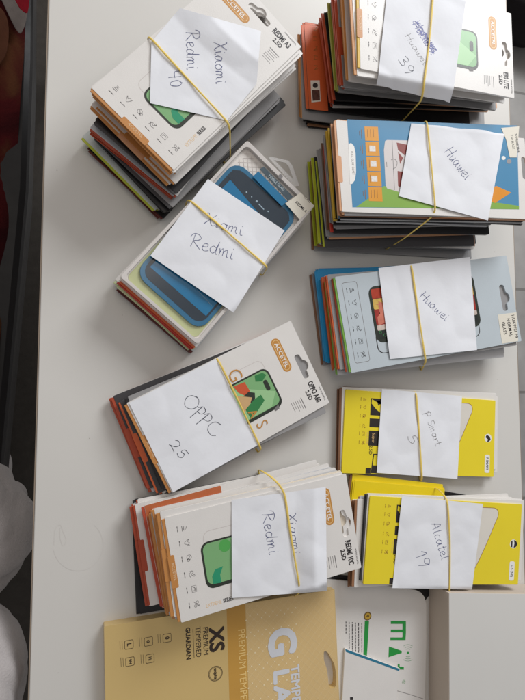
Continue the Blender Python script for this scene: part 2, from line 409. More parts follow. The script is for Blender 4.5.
# ---- stacks P and Y (yellow)
M_yel = mat('card_bright_yellow', S(236,214,40), .4, noise=.04, nscale=30, bump=.06, bscale=700, coat=.15)
M_blk = mat('card_print_black', S(42,36,34), .45, noise=.1)
M_clear = mat('clear_sleeve', S(226,224,222), .22, .5, noise=.02, alpha=.45)
def yellow_face(c, name, b0, nm):
    sleeve(c, M_yel)
    z = c.z(1)
    icons(c, [10, 19, 29, 40, 49, 59], 25, 20, .72, M_golddk)
    k = MB(); k.loops([c.P([(8,b0),(27.5,b0),(27.5,b0+26),(8,b0+26)]), c.P([(9,b0+1.5),(14,b0+1.2),(20,b0+7),(24,b0+13),(24,b0+24),(12,b0+24),(9,b0+18),(15,b0+14)])], z, 0)
    k.loops([c.P([(10.5,b0+8),(16,b0+10),(13,b0+14),(10,b0+12)])], z, 0)
    k.loops([c.P([(31,b0-.3),(41,b0-.3),(41,b0+26),(31,b0+26)])], z, 0)
    k.loops([c.P([(45,b0-.5),(62,b0-.5),(62,b0+26),(45,b0+26)])], z, 0)
    k.loops([c.P([(71,b0+6),(93,b0+4),(93,b0+26),(71,b0+26)]), c.P([(72,b0+7.5),(84,b0+6),(84,b0+12),(77,b0+14),(72.4,b0+13)])], z, 0)
    k.loops([c.P([(87,b0-2.6),(93.5,b0-2.6),(93.5,b0+3.8),(87,b0+3.8)])], z, 0)
    k.build('large_lettering', M_blk, c.root)
    MB().text('Super', *c.p(53, b0+5.5), c.z(2), .0052, sx=.9).text('FULL GLUE', *c.p(53.5, b0-2.2), c.z(2), .0027, sx=1).build('small_lettering', M_goldlt, c.root)
    MB().text('2.5D', *c.p(67, b0+2.5), c.z(2), .0055, sx=.95, offset=.01).build('small_lettering', M_blk, c.root)
    gl = [(6.5,100),(6,158),(6.5,168),(9.5,172),(15,172.5),(24,168.5),(40,161.5),(66,149),(88,136),(88,100)]
    w = MB().loops([c.P(gl)], z, 0).build('glass_picture', mat('glass_print', S(222,216,206), .3, noise=.05), c.root)
    MB().ribbon(c.P(smooth_pts(gl[:9], 4)), .0006, c.z(2)).build('glass_line', M_golddk, w)
    e = MB().loops([c.P(circ(46.8, 197, 5.2))], z, 0).build('emblem', M_whiteink, c.root)
    if nm == 'P': MB().loops([c.P([(42.6,195),(45,199.5),(48.5,201),(51,198.5),(51.4,195.5),(48.5,197),(46,193.2)])], c.z(2), 0).build('emblem_mark', M_blk, e)
    else: MB().loops([c.P([(42.2,197.5),(46,198.5),(51.4,197.5),(50,201),(46.8,203),(43.4,201)]), c.P([(43.5,193.6),(50.2,193.6),(50.8,195.6),(42.8,195.6)])], c.z(2), 0).build('emblem_mark', M_blk, e)
    s = MB().loops([c.P(rrect(67, 193, 89, 200.3, 2, 4))], z, .00006).build('model_label', M_whiteink, c.root)
    MB().text(name, *c.p(78, 196.6), c.z(3), .0046, sx=.85, offset=.02).build('label_lettering', M_ink, s)
tP = .0111/5
layers('the stack marked 5', 5, tP, [
 (1, 'brown', 'brown', (341.5,390.5), (339.5,470), .196),
 (1, 'brown', 'white', (342.5,390), (340.8,470.5), (498.5,478))], W=.094)
cP = top_card('P', tP, .2069, .0938, 'yellow package with its note marked 5, lying between the grey-topped and lower yellow stacks')
yellow_face(cP, 'P SMART', 32.5, 'P')
tY = .0309/15
layers('the stack marked 19', 15, tY, [
 (1, 'black', 'black', (358,473.5), (343,562), .158),
 (1, 'brown', 'yellow', (351,475), (340,560), .125),
 (1, 'yellow', 'yellow', (355,480), (346,566), .12),
 (2, 'brown2', 'white', (351,500), (349.5,588), (509,584)),
 (1, 'brown', 'white', (355,499), (352.5,588), (512,585)),
 (1, 'brown2', 'white', (359,498), (355.5,588), (516,588)),
 (1, 'dkgrey', 'white', (366.5,494.5), (362,585), (521,590))], W=.094)
cY = top_card('Y', tY, .2069, .0938, 'yellow package with its note marked 19 on the lowest right stack')
yellow_face(cY, 'U.5 (5.0)', 34.5, 'Y')

# ---- stack D (blue top)
tD = .075/32
layers('the blue-topped stack', 32, tD, [
 (1, 'brown', 'grey', (312,168), (314.5,247), (471,243)),
 (2, 'lime', 'grey', (312.5,165), (317.5,241), (471,241)),
 (3, 'lime', 'dkgrey', (315.5,160), (321.5,241), (474,237)),
 (2, 'grey', 'grey', (319,149), (328,237), (476,236)),
 (2, 'brown', 'black', (323.5,143), (331.5,234), (489,230)),
 (1, 'red', 'black', (326,141), (334,236), (489,228)),
 (2, 'grey', 'black', (326,137), (334.5,226), (490,226)),
 (2, 'mustard', 'ltgrey', (329,131), (336,221), (487,222)),
 (2, 'mustard', 'black', (329.8,128), (337,219), (490,221)),
 (2, 'bluegrey', 'black', (333,124), (339,216), (522,216)),
 (2, 'peach', 'grey', (335,121.5), (341.5,213), (525,213))])
zD = .075
x, y, th, L = place_spine((336,120), (342.3,211.5), zD, .1, .245)
WD = (bp((336,120), zD)-bp((342.3,211.5), zD)).length
cD = Card('screen_protector_package', x, y, th, zD-tD, tD, .245, WD, 'white package with blue and green printed window, on the stack below the one marked 39', 'package', 'screen protector packages stacked on the table')
hx, hy = cD.pl((524,168)); ha, hb = (hx+cD.W/2)*1000, (hy+cD.L/2)*1000
sleeve(cD, pm('white'), HOLE(ha, hb, .95))
tray(cD, pm('peach'), 2.5, (38, 66), pm('peach'))
win = MB().loops([cD.PL([(347,119.4),(517,125.5),(519,209.5),(352.4,207.4)])], cD.z(1), 0).build('printed_window', mat('window_blue', S(78,140,180), .3, noise=.08, nscale=12, coat=.3), cD.root)
MB().loops([cD.PL([(356,207.1),(367,199.5),(383.7,186),(397,188),(425,192),(470,198),(500,203),(519,206),(519,209.4)])], cD.z(2), 0).build('green_print', mat('window_green', S(136,176,78), .3, noise=.06, nscale=15, coat=.3), win)
for k in range(5):
    y0 = 126.5+k*15.1; x0 = 364.3+k*.95
    oc = MB().loops([cD.PL([(x0,y0),(x0+13.6,y0+.4),(x0+14.5,y0+14.6),(x0+.9,y0+14.2)])], cD.z(3), 0).build('orange_panel', mat('panel_orange', S(222,152,44), .35, noise=.05), win)
    if k in (1,2,3): MB().loops([cD.PL([(x0+4,y0+4),(x0+10,y0+4.2),(x0+10.3,y0+10),(x0+4.3,y0+9.8)])], cD.z(4), 0).build('panel_picture', mat('panel_white', S(226,220,216), .4, noise=.35, nscale=400), oc)
    q = MB(); 
    for j in range(3 if k in (0,4) else 1): q.ribbon(cD.PL([(x0+3+j*3,y0+3),(x0+3.3+j*3,y0+11)]), .0005, cD.z(4))
    q.ribbon(cD.PL([(x0-3,y0+3),(x0-2.6,y0+12)]), .0006, cD.z(4)); q.ribbon(cD.PL([(x0-5,y0+4),(x0-4.7,y0+9)]), .0004, cD.z(4))
    q.build('panel_lettering', M_golddk, oc)
pw = MB().loops([cD.PL([(385,141),(387,140),(412,140.5),(430,141),(430,196),(399,192),(387,188.5),(385.5,185),(383.8,150)])], cD.z(3), 0).build('phone_picture', mat('phone_white', S(214,206,204), .35, noise=.04), win)
q = MB(); q.loops([cD.PL([(396.5,142.5),(408,145),(408,158),(398,150)])], cD.z(4), 0); q.loops([cD.PL([(398,152),(403,158),(400,164)])], cD.z(4), 0)
q.loops([cD.PL([(397.5,171),(404,172),(401,188),(398,186)])], cD.z(4), 0); q.build('picture_maroon', mat('picture_maroon', S(140,64,58), .35, noise=.2, nscale=100), pw)
q = MB(); q.ribbon(cD.PL([(392,140.5),(394.5,190)]), .0004, cD.z(4)); q.ribbon(cD.PL(smooth_pts([(391,160),(394,159),(397,162),(396,167),(393,169)])), .0004, cD.z(4)); q.ribbon(cD.PL([(386.5,162),(386.8,167)]), .0004, cD.z(4)); q.build('picture_line', M_ink, pw)
lp = MB().loops([cD.PL([(348.5,144),(351,143),(354,146),(355.5,153),(356,172),(355,180),(352,184),(349.8,184)])], cD.z(3), 0).build('white_panel', M_whiteink, win)
a_, b_ = cD.pl((352.6,163)); MB().text('FULL GLUE GLASS', a_, b_, cD.z(4), .0035, sx=.9).build('panel_lettering', M_greyink, lp)
MB().loops([cD.PL([(496.4,186),(511,192.6),(495,203),(470,195)])], cD.z(3), 0).build('orange_arrow', mat('arrow_orange', S(226,146,40), .35), win)
MB().loops([cD.PL(circ(503.5,158,2.0,12))], cD.z(3), 0).build('white_dot', M_whiteink, win)
MB().loops([cD.PL(circ(509,161.5,2.4,12))], cD.z(3), 0).build('grey_dot', mat('greydot', S(150,146,150), .4), win)
st = MB().loops([cD.PL([(501,128),(519,126.5),(516.5,157.5),(509.5,157.5),(506,140)])], cD.z(5), .00012).build('price_sticker', pm('cream'), cD.root)
a_, b_ = cD.pl((516.8,143)); k = MB(); k.text('Y7 PRIME 2019', a_, b_, cD.z(8), .0046, sx=.78, offset=.015, rot=.06)
a_, b_ = cD.pl((512.3,142)); k.text('2.5D BLACK', a_, b_, cD.z(8), .0042, sx=.78, offset=.015, rot=.06); k.build('sticker_lettering', M_ink, st)

# ---- stack S (clear-boxed, below stack A)
tS = .04/9
layers('the clear-boxed stack', 10, (.04-tS*2.8)/9.3, [
 (2, 'maroon', 'ltgrey', (120,291), (192,351.5), .184),
 (2, 'palegreen', 'palegreen', (117.5,285.5), (190.5,349), .187),
 (1, 'red', 'white', (118.5,281), (196,349), .19),
 (1, 'orange', 'white', (119,279.5), (197,348), .19)])
zS = .04
a0, a1 = bp((119,277), zS), bp((198,344.6), zS); WS = (a0-a1).length
h0, h1 = bp((247,139), zS), bp((315.4,206.6), zS)
LS = ((h0-a0).length+(h1-a1).length)/2
cen = (a0+a1+h0+h1)/4; uu = ((h0-a0)+(h1-a1)).normalized()
cS = Card('clear_phone_glass_box', cen.x, cen.y, math.atan2(uu.y, uu.x), .04-tS*2.8, tS*2.8, LS, WS, 'clear plastic box holding a blue phone glass, lying on top of its banded stack', 'package')
LSm, WSm = LS*1000, WS*1000
MB().loops([cS.P(rrect(0, 0, WSm, LSm, 3, 4))], 0, tS*1.6).build('tray', mat('box_tray', S(226,220,214), .35, noise=.04, nscale=50, coat=.3), cS.root, bevel=.0005)
MB().loops([cS.P(rrect(.5, .5, WSm-.5, LSm-.5, 3, 4)), cS.P(rrect(3.5, 3.5, WSm-3.5, LSm-5, 5, 5))], tS*1.6, tS*1.2-.0001).build('rim', mat('box_rim', S(224,218,214), .25, noise=.03, coat=.5, alpha=.85), cS.root, bevel=.0006)
MB().loops([cS.P(rrect(5, 4.5, WSm-5, 60, 5, 5))], tS*1.6+.0002, .0002).build('green_insert', mat('insert_green', S(188,192,146), .4, noise=.06), cS.root)
# quilted lattice moulded in the tray
q = MB()
for k in range(-10, 26):
    for s_ in (1, -1):
        pts = []
        for j in range(13):
            b = LSm-52+j*4.0; a = k*6.5+s_*(j*4.0)
            if 6 < a < WSm-6 and b < LSm-6: pts.append((a, b))
        if len(pts) > 1: q.ribbon(cS.P(pts), .0005, tS*1.6+.0003+(.00005 if s_ > 0 else 0))
q.build('lattice', mat('lattice', S(200,192,188), .3, noise=.05), cS.root)
cS.top = tS*1.6+.0025
q_tl, q_bl, q_br, q_tr = (236,160), (134,273), (200,332), (299,216)
def rc(c, quad, a0, b0, a1, b1, r, n=5):
    "rounded rectangle in the unit square of a photo quad (spine-left, spine-right, head-right, head-left)"
    A, B, C_, D_ = [Vector(c.pl(p)) for p in quad]
    return [tuple((A*(1-u)+B*u)*(1-v)+(D_*(1-u)+C_*u)*v) for u, v in [(x, y) for x, y in rr2(a0, b0, a1, b1, r, n)]]
def rr2(a0, b0, a1, b1, r, n):
    out = []
    for cx, cy, s in ((a1-r, b1-r/1.9, 0), (a0+r, b1-r/1.9, 90), (a0+r, b0+r/1.9, 180), (a1-r, b0+r/1.9, 270)):
        for k in range(n+1):
            an = math.radians(s+90*k/n); out.append((cx+r*math.cos(an), cy+r/1.9*math.sin(an)))
    return out
quad = (q_bl, q_br, q_tr, q_tl)
ph = MB().loops([rc(cS, quad, 0, 0, 1, 1, .16)], tS*1.6+.0004, .002).build('phone_glass', mat('glass_blue_edge', S(56,112,146), .2, noise=.06, coat=.6), cS.root, bevel=.0003)
z_ = cS.top
MB().loops([rc(cS, quad, .045, .03, .955, .97, .13)], z_+.00008, 0).build('glass_dark', mat('glass_dark', S(52,62,72), .18, noise=.05, coat=.6), ph)
def uv(pts): 
    A, B, C_, D_ = [Vector(cS.pl(p)) for p in quad]
    return [tuple((A*(1-u)+B*u)*(1-v)+(D_*(1-u)+C_*u)*v) for u, v in pts]
MB().loops([cS.PL([(150,267),(206,316),(217,303),(284,231),(236,176),(229,181)])], z_+.00016, 0).build('glass_blue', mat('glass_blue', S(40,118,162), .15, noise=.05, coat=.7), ph)
MB().loops([uv([(.05,.875),(.95,.80),(.95,.93),(.87,.965),(.12,.965),(.05,.935)])], z_+.00024, 0).build('glass_dark', MATS['glass_dark'], ph)
q = MB()
for u_, r_ in ((.34,.0009),(.42,.0007),(.5,.0012),(.68,.0008)): q.loops([circ(*uv([(u_,.88)])[0], r_, 10)], z_+.0003, 0)
q.ribbon(uv([(.54,.875),(.63,.87)]), .0011, z_+.0003)
q.ribbon(uv([(.35,.2),(.9,.17)]), .0003, z_+.0003); q.ribbon(uv([(.4,.215),(.8,.19)]), .0002, z_+.0003)
q.build('sensor_marks', mat('sensor_marks', S(150,170,184), .4), ph)
cS.top = tS*2.8
bar = MB().loops([cS.PL([(260,169),(264,166.5),(293,196.5),(288.5,200.5)])], cS.top-.0006, .0005).build('hanger_label', mat('hanger_label', S(70,86,96), .3, noise=.2, nscale=200, coat=.3), cS.root)
a_, b_ = cS.pl((276.5,183)); MB().text('MOBILE GLASS', a_, b_, cS.top+.00008, .0046, sx=.75, offset=.01).build('label_lettering', mat('pale_print', S(176,190,196), .4), bar)
MB().loops([cS.PL([(258.5,171),(287.5,201),(282,206),(253,176.5)])], cS.top-.0008, .0003).build('blue_flap', MATS['glass_blue'], cS.root)
MB().loops([cS.PL(circ(280.5,176.5,2.3,14))], cS.top+.00008, 0).build('peg_hole', M_greyink, cS.root)
st = MB().loops([cS.PL([(300.5,192.5),(314.5,206),(299.5,219.5),(285.5,203.5)])], cS.top+.00006, .0001).build('price_sticker', pm('cream'), cS.root)
a_, b_ = cS.pl((301,207)); k = MB(); k.text('REDMI A', a_, b_, cS.top+.0003, .0046, sx=.9, offset=.02)
a_, b_ = cS.pl((307,199.5)); k.text('GLASS', a_, b_, cS.top+.0003, .0034, sx=1); k.build('sticker_lettering', M_ink, st)
# clear hanger tab behind the head
hg = [cS.pl(p, -.01) for p in [(268,158),(271,157.2),(288,161),(292,166),(299,186),(294,187)]]
hi = [cS.pl(p, -.01) for p in [(274,160.5),(285,163),(288.5,167),(293,180)]]
MB().loops([hg, hi], cS.top-.0095, .0009).build('hanger_tab', mat('clear_plastic', S(222,220,218), .15, noise=.02, alpha=.5, coat=.5), cS.root)

# ------------------------------------------------------------------ handwriting
G = {
'X': (.62, [[(0,.96),(.12,1.0),(.26,.6),(.4,.15),(.55,0),(.64,.1)], [(.62,1.02),(.3,.5),(.0,-.05)]]),
'i': (.24, [[(.05,.52),(.06,.12),(.13,0),(.22,.06)], [(.08,.82),(.11,.78)]]),
'a': (.54, [[(.4,.5),(.2,.58),(.03,.3),(.12,.02),(.3,.1),(.42,.52),(.42,.12),(.54,.02)]]),
'o': (.46, [[(.2,.56),(.03,.3),(.14,0),(.36,.1),(.4,.4),(.22,.56),(.3,.5),(.46,.5)]]),
'm': (.66, [[(0,.52),(.05,.3),(.04,0),(.06,.3),(.17,.56),(.25,.45),(.25,.02),(.28,.32),(.4,.56),(.49,.44),(.5,.1),(.62,.02)]]),
'R': (.66, [[(.12,.96),(.09,.4),(.05,0)], [(-.12,.7),(-.02,.98),(.3,1.04),(.5,.82),(.36,.58),(.1,.5),(.3,.3),(.62,-.04)]]),
'e': (.44, [[(.04,.26),(.3,.34),(.3,.54),(.1,.5),(.03,.18),(.18,0),(.44,.1)]]),
'd': (.52, [[(.36,.46),(.16,.55),(.02,.25),(.14,0),(.34,.15),(.44,1.0),(.4,.12),(.52,.02)]]),
'H': (.62, [[(.1,1),(.05,0)], [(.6,1.05),(.48,0)], [(-.05,.45),(.3,.55),(.6,.5)]]),
'u': (.46, [[(.03,.52),(.05,.12),(.16,0),(.34,.2),(.38,.54),(.37,.1),(.46,.02)]]),
'w': (.62, [[(.02,.54),(.08,.05),(.2,.05),(.28,.45),(.34,.05),(.48,.05),(.58,.52),(.62,.48)]]),
'P': (.52, [[(.1,.85),(.05,-.3)], [(-.05,.6),(.15,.9),(.42,.8),(.38,.45),(.08,.32)]]),
'O': (.9, [[(.45,1.0),(.1,.82),(.02,.35),(.3,-.02),(.72,.15),(.84,.6),(.6,.98),(.35,1.0)]]),
'C': (.8, [[(.5,.95),(.18,.8),(.02,.4),(.2,.02),(.55,-.05),(.78,.15)]]),
's': (.38, [[(.3,.5),(.1,.52),(.06,.34),(.28,.22),(.26,.02),(.02,.04)]]),
'S': (.45, [[(.4,.9),(.12,.95),(.06,.6),(.36,.4),(.3,.02),(.0,.08)]]),
'r': (.34, [[(.04,.52),(.06,0),(.1,.36),(.22,.54),(.34,.48)]]),
't': (.36, [[(.16,.95),(.14,.1),(.24,0),(.36,.06)], [(-.02,.58),(.34,.6)]]),
'A': (.62, [[(0,-.02),(.28,1.0),(.5,0)], [(.04,.36),(.5,.4)]]),
'l': (.22, [[(.08,1.0),(.06,.1),(.2,.02)]]),
'c': (.4, [[(.34,.48),(.16,.55),(.03,.28),(.12,0),(.36,.06)]]),
'p': (.5, [[(.06,.6),(.04,-.4)], [(.04,.45),(.22,.62),(.42,.42),(.3,.1),(.06,.12)]]),
'4': (.62, [[(.08,1),(.04,.45),(.5,.4)], [(.46,.9),(.42,-.1)]]),
'0': (.5, [[(.28,.9),(.05,.6),(.12,.05),(.38,.06),(.46,.6),(.24,.92)]]),
'2': (.62, [[(.02,.8),(.2,1.0),(.42,.8),(.3,.35),(.0,.02),(.12,.12),(.55,-.02)]]),
'5': (.55, [[(.5,1.0),(.18,.95),(.12,.55),(.38,.6),(.46,.25),(.24,0),(.02,.1)]]),
'3': (.55, [[(.04,.9),(.3,1.0),(.4,.75),(.16,.52),(.44,.4),(.4,.05),(.02,.02)]]),
'9': (.55, [[(.42,.85),(.18,.98),(.06,.65),(.3,.5),(.44,.85),(.4,.3),(.25,-.15)]]),
'1': (.4, [[(.0,.6),(.24,1.0),(.22,-.05)]]),
' ': (.35, []),
}
class Note:
    def __init__(self, card, quad, label, zt=None, curl=None, seed=0, n=44, bulge=(0,0,0,0)):
        self.c, self.quad, self.seed, self.curl, self.bulge = card, quad, seed, curl, bulge
        self.zt = (card.z0+card.t if zt is None else zt)+.0014
        self.wr = random.Random(seed); self.ph = [self.wr.uniform(0, 6) for _ in range(4)]
        vs = []; 
        for j in range(n+1):
            for i in range(n+1):
                vs.append(self.at(i/n, j/n))
        m = n+1; top = [tuple(v) for v in vs]; cx = sum(v[0] for v in top)/len(top); cy = sum(v[1] for v in top)/len(top)
        org = Vector((cx, cy, self.zt)); self.org = org
        tp = [(v[0]-cx, v[1]-cy, v[2]-self.zt) for v in top]; bt = [(v[0], v[1], v[2]-.00012) for v in tp]
        F_ = []
        for j in range(n):
            for i in range(n):
                a = j*m+i; F_.append((a, a+m, a+m+1, a+1)); k = m*m; F_.append((a+k, a+1+k, a+m+1+k, a+m+k))
        ring = [i for i in range(m)]+[j*m+n for j in range(1, m)]+[n*m+i for i in range(n-1, -1, -1)]+[j*m for j in range(n-1, 0, -1)]
        base = 2*m*m; rim = [tp[i] for i in ring]+[bt[i] for i in ring]; q_ = len(ring)
        for i in range(q_): F_.append((base+i, base+(i+1) % q_, base+q_+(i+1) % q_, base+q_+i))
        self.obj = MB().add(tp+bt+rim, F_).build('paper_note', M_paper, smooth=True); self.obj.location = org
        tag(self.obj, label, 'note', 'handwritten paper notes held by rubber bands')
    def pix(self, u, v):
        (x0, y0), (x1, y1), (x2, y2), (x3, y3) = self.quad  # TL TR BR BL
        b = self.bulge; k = min(v/.45, (1-v)/.55); k2 = min(v/.6, (1-v)/.4)
        return ((x0*(1-u)+x1*u)*(1-v)+(x3*(1-u)+x2*u)*v+k*b[0]*(1-u)+k2*b[2]*u, (y0*(1-u)+y1*u)*(1-v)+(y3*(1-u)+y2*u)*v+k*b[1]*(1-u)+k2*b[3]*u)
    def hz(self, w):
        p = self.ph
        return .00034*(math.sin(w.x*55+p[0])*math.sin(w.y*48+p[1])+.6*math.sin(w.x*95+w.y*70+p[2])+.35*math.sin(w.y*190-w.x*120+p[3]))+.0016*(abs(mnoise.noise(Vector((w.x*26+p[0], w.y*26+p[1], p[2]))))-.22)
    def at(self, u, v): return self.lift(self.pix(u, v), u, v)
    def uv_of(self, px):
        u = v = .5
        for _ in range(14):
            x, y = self.pix(u, v); xu, yu = self.pix(u+.01, v); xv, yv = self.pix(u, v+.01)
            a, b, c, d = (xu-x)*100, (xv-x)*100, (yu-y)*100, (yv-y)*100; det = a*d-b*c; ex, ey = px[0]-x, px[1]-y
            u += .8*(d*ex-b*ey)/det; v += .8*(a*ey-c*ex)/det; u = min(max(u, 0), 1); v = min(max(v, .001), .999)
        return u, v
    def lift(self, px, u=None, v=None):
        if self.curl and u is None: u, v = self.uv_of(px)
        z = self.zt; w = bp(px, z)
        for _ in range(5):
            w = bp(px, z); d = w-Vector((self.c.cx, self.c.cy)); r = -(self.c.th-math.pi/2)
            a = d.x*math.cos(r)-d.y*math.sin(r); e = abs(a)-self.c.W/2-.0035
            z = self.zt+self.hz(w)
            if e > 0: z -= min(1.1*e, .02)
            if self.curl and u is not None: z += self.curl(u, v)
        return Vector((w.x, w.y, z))
    def write(self, word, p0, p1, cap, m=None, w=.00052, faint=1, name='handwriting', jit=.02):
        d = Vector((p1[0]-p0[0], p1[1]-p0[1])); Ln = d.length; d /= Ln; up = Vector((d.y, -d.x))
        tot = sum(G[ch][0]+.06 for ch in word); sx = Ln/tot; x = 0; mb = MB()
        for ch in word:
            wd, st = G[ch]
            for s in st:
                q = [((x+a+random.uniform(-jit, jit))*sx, (b+random.uniform(-jit, jit))*cap) for a, b in s]
                q = smooth_pts(q, 5); P = []
                for a, b in q:
                    px = (p0[0]+d.x*a+up.x*b, p0[1]+d.y*a+up.y*b); W_ = self.lift(px); W_.z += .00016; P.append(W_-self.org)
                mb.ribbon([tuple(v) for v in P], w, var=.45)
            x += wd+.06
        return mb.build(name, m or M_pen, self.obj)
NOTES = []
# A: folded corner at the head side
s_ = lambda u, v: (u-.38)/.62-v/.34
nA = Note(cA, [(180,8),(261,31),(227,120.5),(150,103)], 'white note marked 40 with one folded corner, on the upper left stack', seed=1,
          bulge=(-15,-9,16,-1), curl=lambda u, v: .0055*max(0, (1+s_(u, v)/.9) if s_(u, v) < 0 else 1-s_(u, v)))
nA.write('Xiaomi', (214.5,42), (216,85), 12); nA.write('Redmi', (186,32), (187,71), 13); nA.write('40', (169,72), (171,88), 13)
nB = Note(cB, [(387,-8),(467,-8),(452,101),(377.5,84)], 'white note marked 39 with blue scribbled-out writing, on the upper right stack', seed=2)
w = nB.write('Huawei', (412,24), (432,56), 9, M_penblue, .0006)
for k in range(3): nB.write('eooooe', (413+k*1.2,22+k), (434,55-k), 7, M_penblue, .00045, name='scribble', jit=.09)
nB.write('Huawei', (405,36), (424,66), 6, M_greyink, .0003); nB.write('39', (398,60), (409,77), 9, M_pend, .0005)
nD = Note(cD, [(411.5,122),(505,130),(488,220.5),(399,196)], 'white note reading one slanted word, covering the blue-topped package', seed=3)
nD.write('Huawei', (444,152), (466,181), 10.5)
nH = Note(cH, [(378.6,268),(470,257),(477,350),(390,359)], 'white note reading one small cursive word, across the pale grey package', seed=4)
nH.write('Huawei', (419,297), (446,322), 8.5)
nP = Note(cP, [(382,389),(462,396),(457.4,478.9),(376.7,472.8)], 'white note marked 5 around the upper yellow package', seed=5)
nP.write('P Smart', (424,413), (436,447), 7, M_greyink, .0004); nP.write('5', (407,436), (411,447), 9, M_greyink, .0004)
nY = Note(cY, [(402,496),(483,504),(472,589.5),(392.4,588)], 'white note marked 19 around the lower yellow package', seed=6, curl=lambda u, v: .004*max(0, u-.62))
nY.write('Alcatel', (431,524), (442,561), 9); nY.write('19', (415,554), (422,570), 11)
nC = Note(cC, [(231.5,500),(325.7,487),(327,591),(232,598)], 'white two-line note with a lifted lower corner, next to the gold box', seed=7,
          curl=lambda u, v: (.0065*max(0, min((u-.68)/.2, 1))*(1-.9*max(0, (u-.88)/.12)))*min(1, .35+v))
nC.write('Redmi', (262,514), (269.5,556), 11.5); nC.write('Xiaomi', (287.6,514), (294,556), 8)
nS = Note(cS, [(208,179),(284.6,230.6),(233.6,312.7),(150.4,255.7)], 'white square note tilted across the clear plastic box', seed=8, zt=.04)
nS.write('Xiomi', (204,223), (243,236), 11); nS.write('Redmi', (190,246), (234,260), 13)
nO = Note(cO, [(129,403),(216,359),(258,445),(173,492.3)], 'white note marked 25 at the tan spine end of its package', seed=9)
nO.write('OPPC', (182,402), (215,438), 14, M_pend); nO.write('25', (169,445), (182,461), 10, M_pend)

# ------------------------------------------------------------------ rubber bands
def band(label, top, near, far, card, w=.0021, zt=None):
    "closed loop: top points over the note, near-side drop points (px,z), far-side drop points (px,z)"
    ztop = (card.z0+card.t if zt is None else zt)+.0028
    path = [Vector((*bp(p, ztop), ztop)) for p in top]
    dn = [Vector((*bp(p, z), z)) for p, z in near]; up_ = [Vector((*bp(p, z), z)) for p, z in far]
    oN = (path[-1]-path[-2]).normalized()*.0022; oF = (path[0]-path[1]).normalized()*.0018
    path[-1] = path[-1]+oN; path[0] = path[0]+oF
    dn = [p+oN*(.9 if p.z > .002 else .2) for p in dn]; up_ = [p+oF*(.9 if p.z > .002 else .2) for p in up_]
    pts = smooth_pts([tuple(p) for p in path], 6)+[tuple(p) for p in dn]+[tuple(p) for p in up_]
    P = [Vector(p) for p in pts]
    # resample finely
    Q = []
    for i in range(len(P)):
        a, b = P[i], P[(i+1) % len(P)]; k = max(1, int((b-a).length/.004))
        for j in range(k): Q.append(a.lerp(b, j/k))
    for _ in range(2): Q = [(Q[i-1]+Q[i]*2+Q[(i+1) % len(Q)])/4 for i in range(len(Q))]
    c = sum(Q, Vector())/len(Q); Q = [q-c for q in Q]; n = len(Q); vs = []; fs = []
    axis = (P[0]-P[len(path)-1]); axis = Vector((P[-1]-P[0]).normalized()) if axis.length < 1e-6 else axis.normalized()
    side = Vector((-axis.y, axis.x, 0)).normalized()
    for i in range(n):
        t = (Q[(i+1) % n]-Q[i-1]).normalized(); nn = t.cross(side).normalized(); s = nn.cross(t).normalized()
        ww = w*(1+.12*math.sin(i*.35)); h = .0009
        for a in range(8):
            an = 2*math.pi*a/8; vs.append(Q[i]+s*math.cos(an)*ww/2+nn*math.sin(an)*h/2)
    for i in range(n):
        for a in range(8):
            b = (a+1) % 8; j = (i+1) % n; fs.append((i*8+a, i*8+b, j*8+b, j*8+a))
    o = MB().add(vs, fs).build('rubber_band', M_band, smooth=True); o.location = c
    return tag(o, label, 'rubber band', 'yellow rubber bands around the stacks')
band('yellow rubber band diagonal across the note marked 40', [(149.5,36.5),(188,79),(227,121)], [((228.5,130),.07),((229,156),.022),((227,166),.0004)], [((150,70),.0004),((149,50),.05)], cA)
band('yellow rubber band on the upper right stack marked 39', [(433.5,-12),(430,35),(424,84)], [((422,98.5),.089),((404,118),.045),((390,132),.0004)], [((418,-2),.0004),((425,-10),.06)], cB)
band('yellow rubber band over the note on the blue-topped stack', [(427,121),(431,160),(435.5,209)], [((434.5,213),.0738),((420,224.5),.062),((405,236),.048),((385,250),.0004)], [((405,150),.0004),((418,130),.05)], cD)
band('yellow rubber band over the note on the pale grey package', [(411.5,265),(418,310),(425.5,359)], [((425,361),.03),((421,371),.0004)], [((402,277),.0004),((408,268),.026)], cH, w=.0023)
band('yellow rubber band over the note marked 5', [(416,391),(419,430),(422,477.5)], [((421.5,479.5),.008),((420,481),.0004)], [((411,394),.0004),((413,392),.007)], cP, w=.0023)
band('yellow rubber band over the note marked 19', [(447.5,500),(450,545),(449.5,592)], [((449,594),.024),((446,600),.0004)], [((430,487),.0004),((438,490),.016)], cY, w=.0021)
band('yellow rubber band over the two-line note beside the gold box', [(285,495),(290,530),(299.5,586)], [((299,591),.036),((293,597),.0004)], [((258,470),.0004),((262,472.5),.036),((272,478.5),.043),((280,486.5),.0465)], cC, w=.0021)
band('yellow rubber band slanting across the square note on the clear box', [(190.5,200.5),(225,230),(266,265.5)], [((265,268),.03),((262,276),.0004)], [((187,211),.0004),((187,203),.03)], cS, zt=.04, w=.0021)
band('yellow rubber band along the edge of the note marked 25', [(217.5,358.5),(238,400),(260,446.5)], [((260,448),.015),((258,453),.0004)], [((214,362),.0004),((215,360),.014)], cO, w=.002)

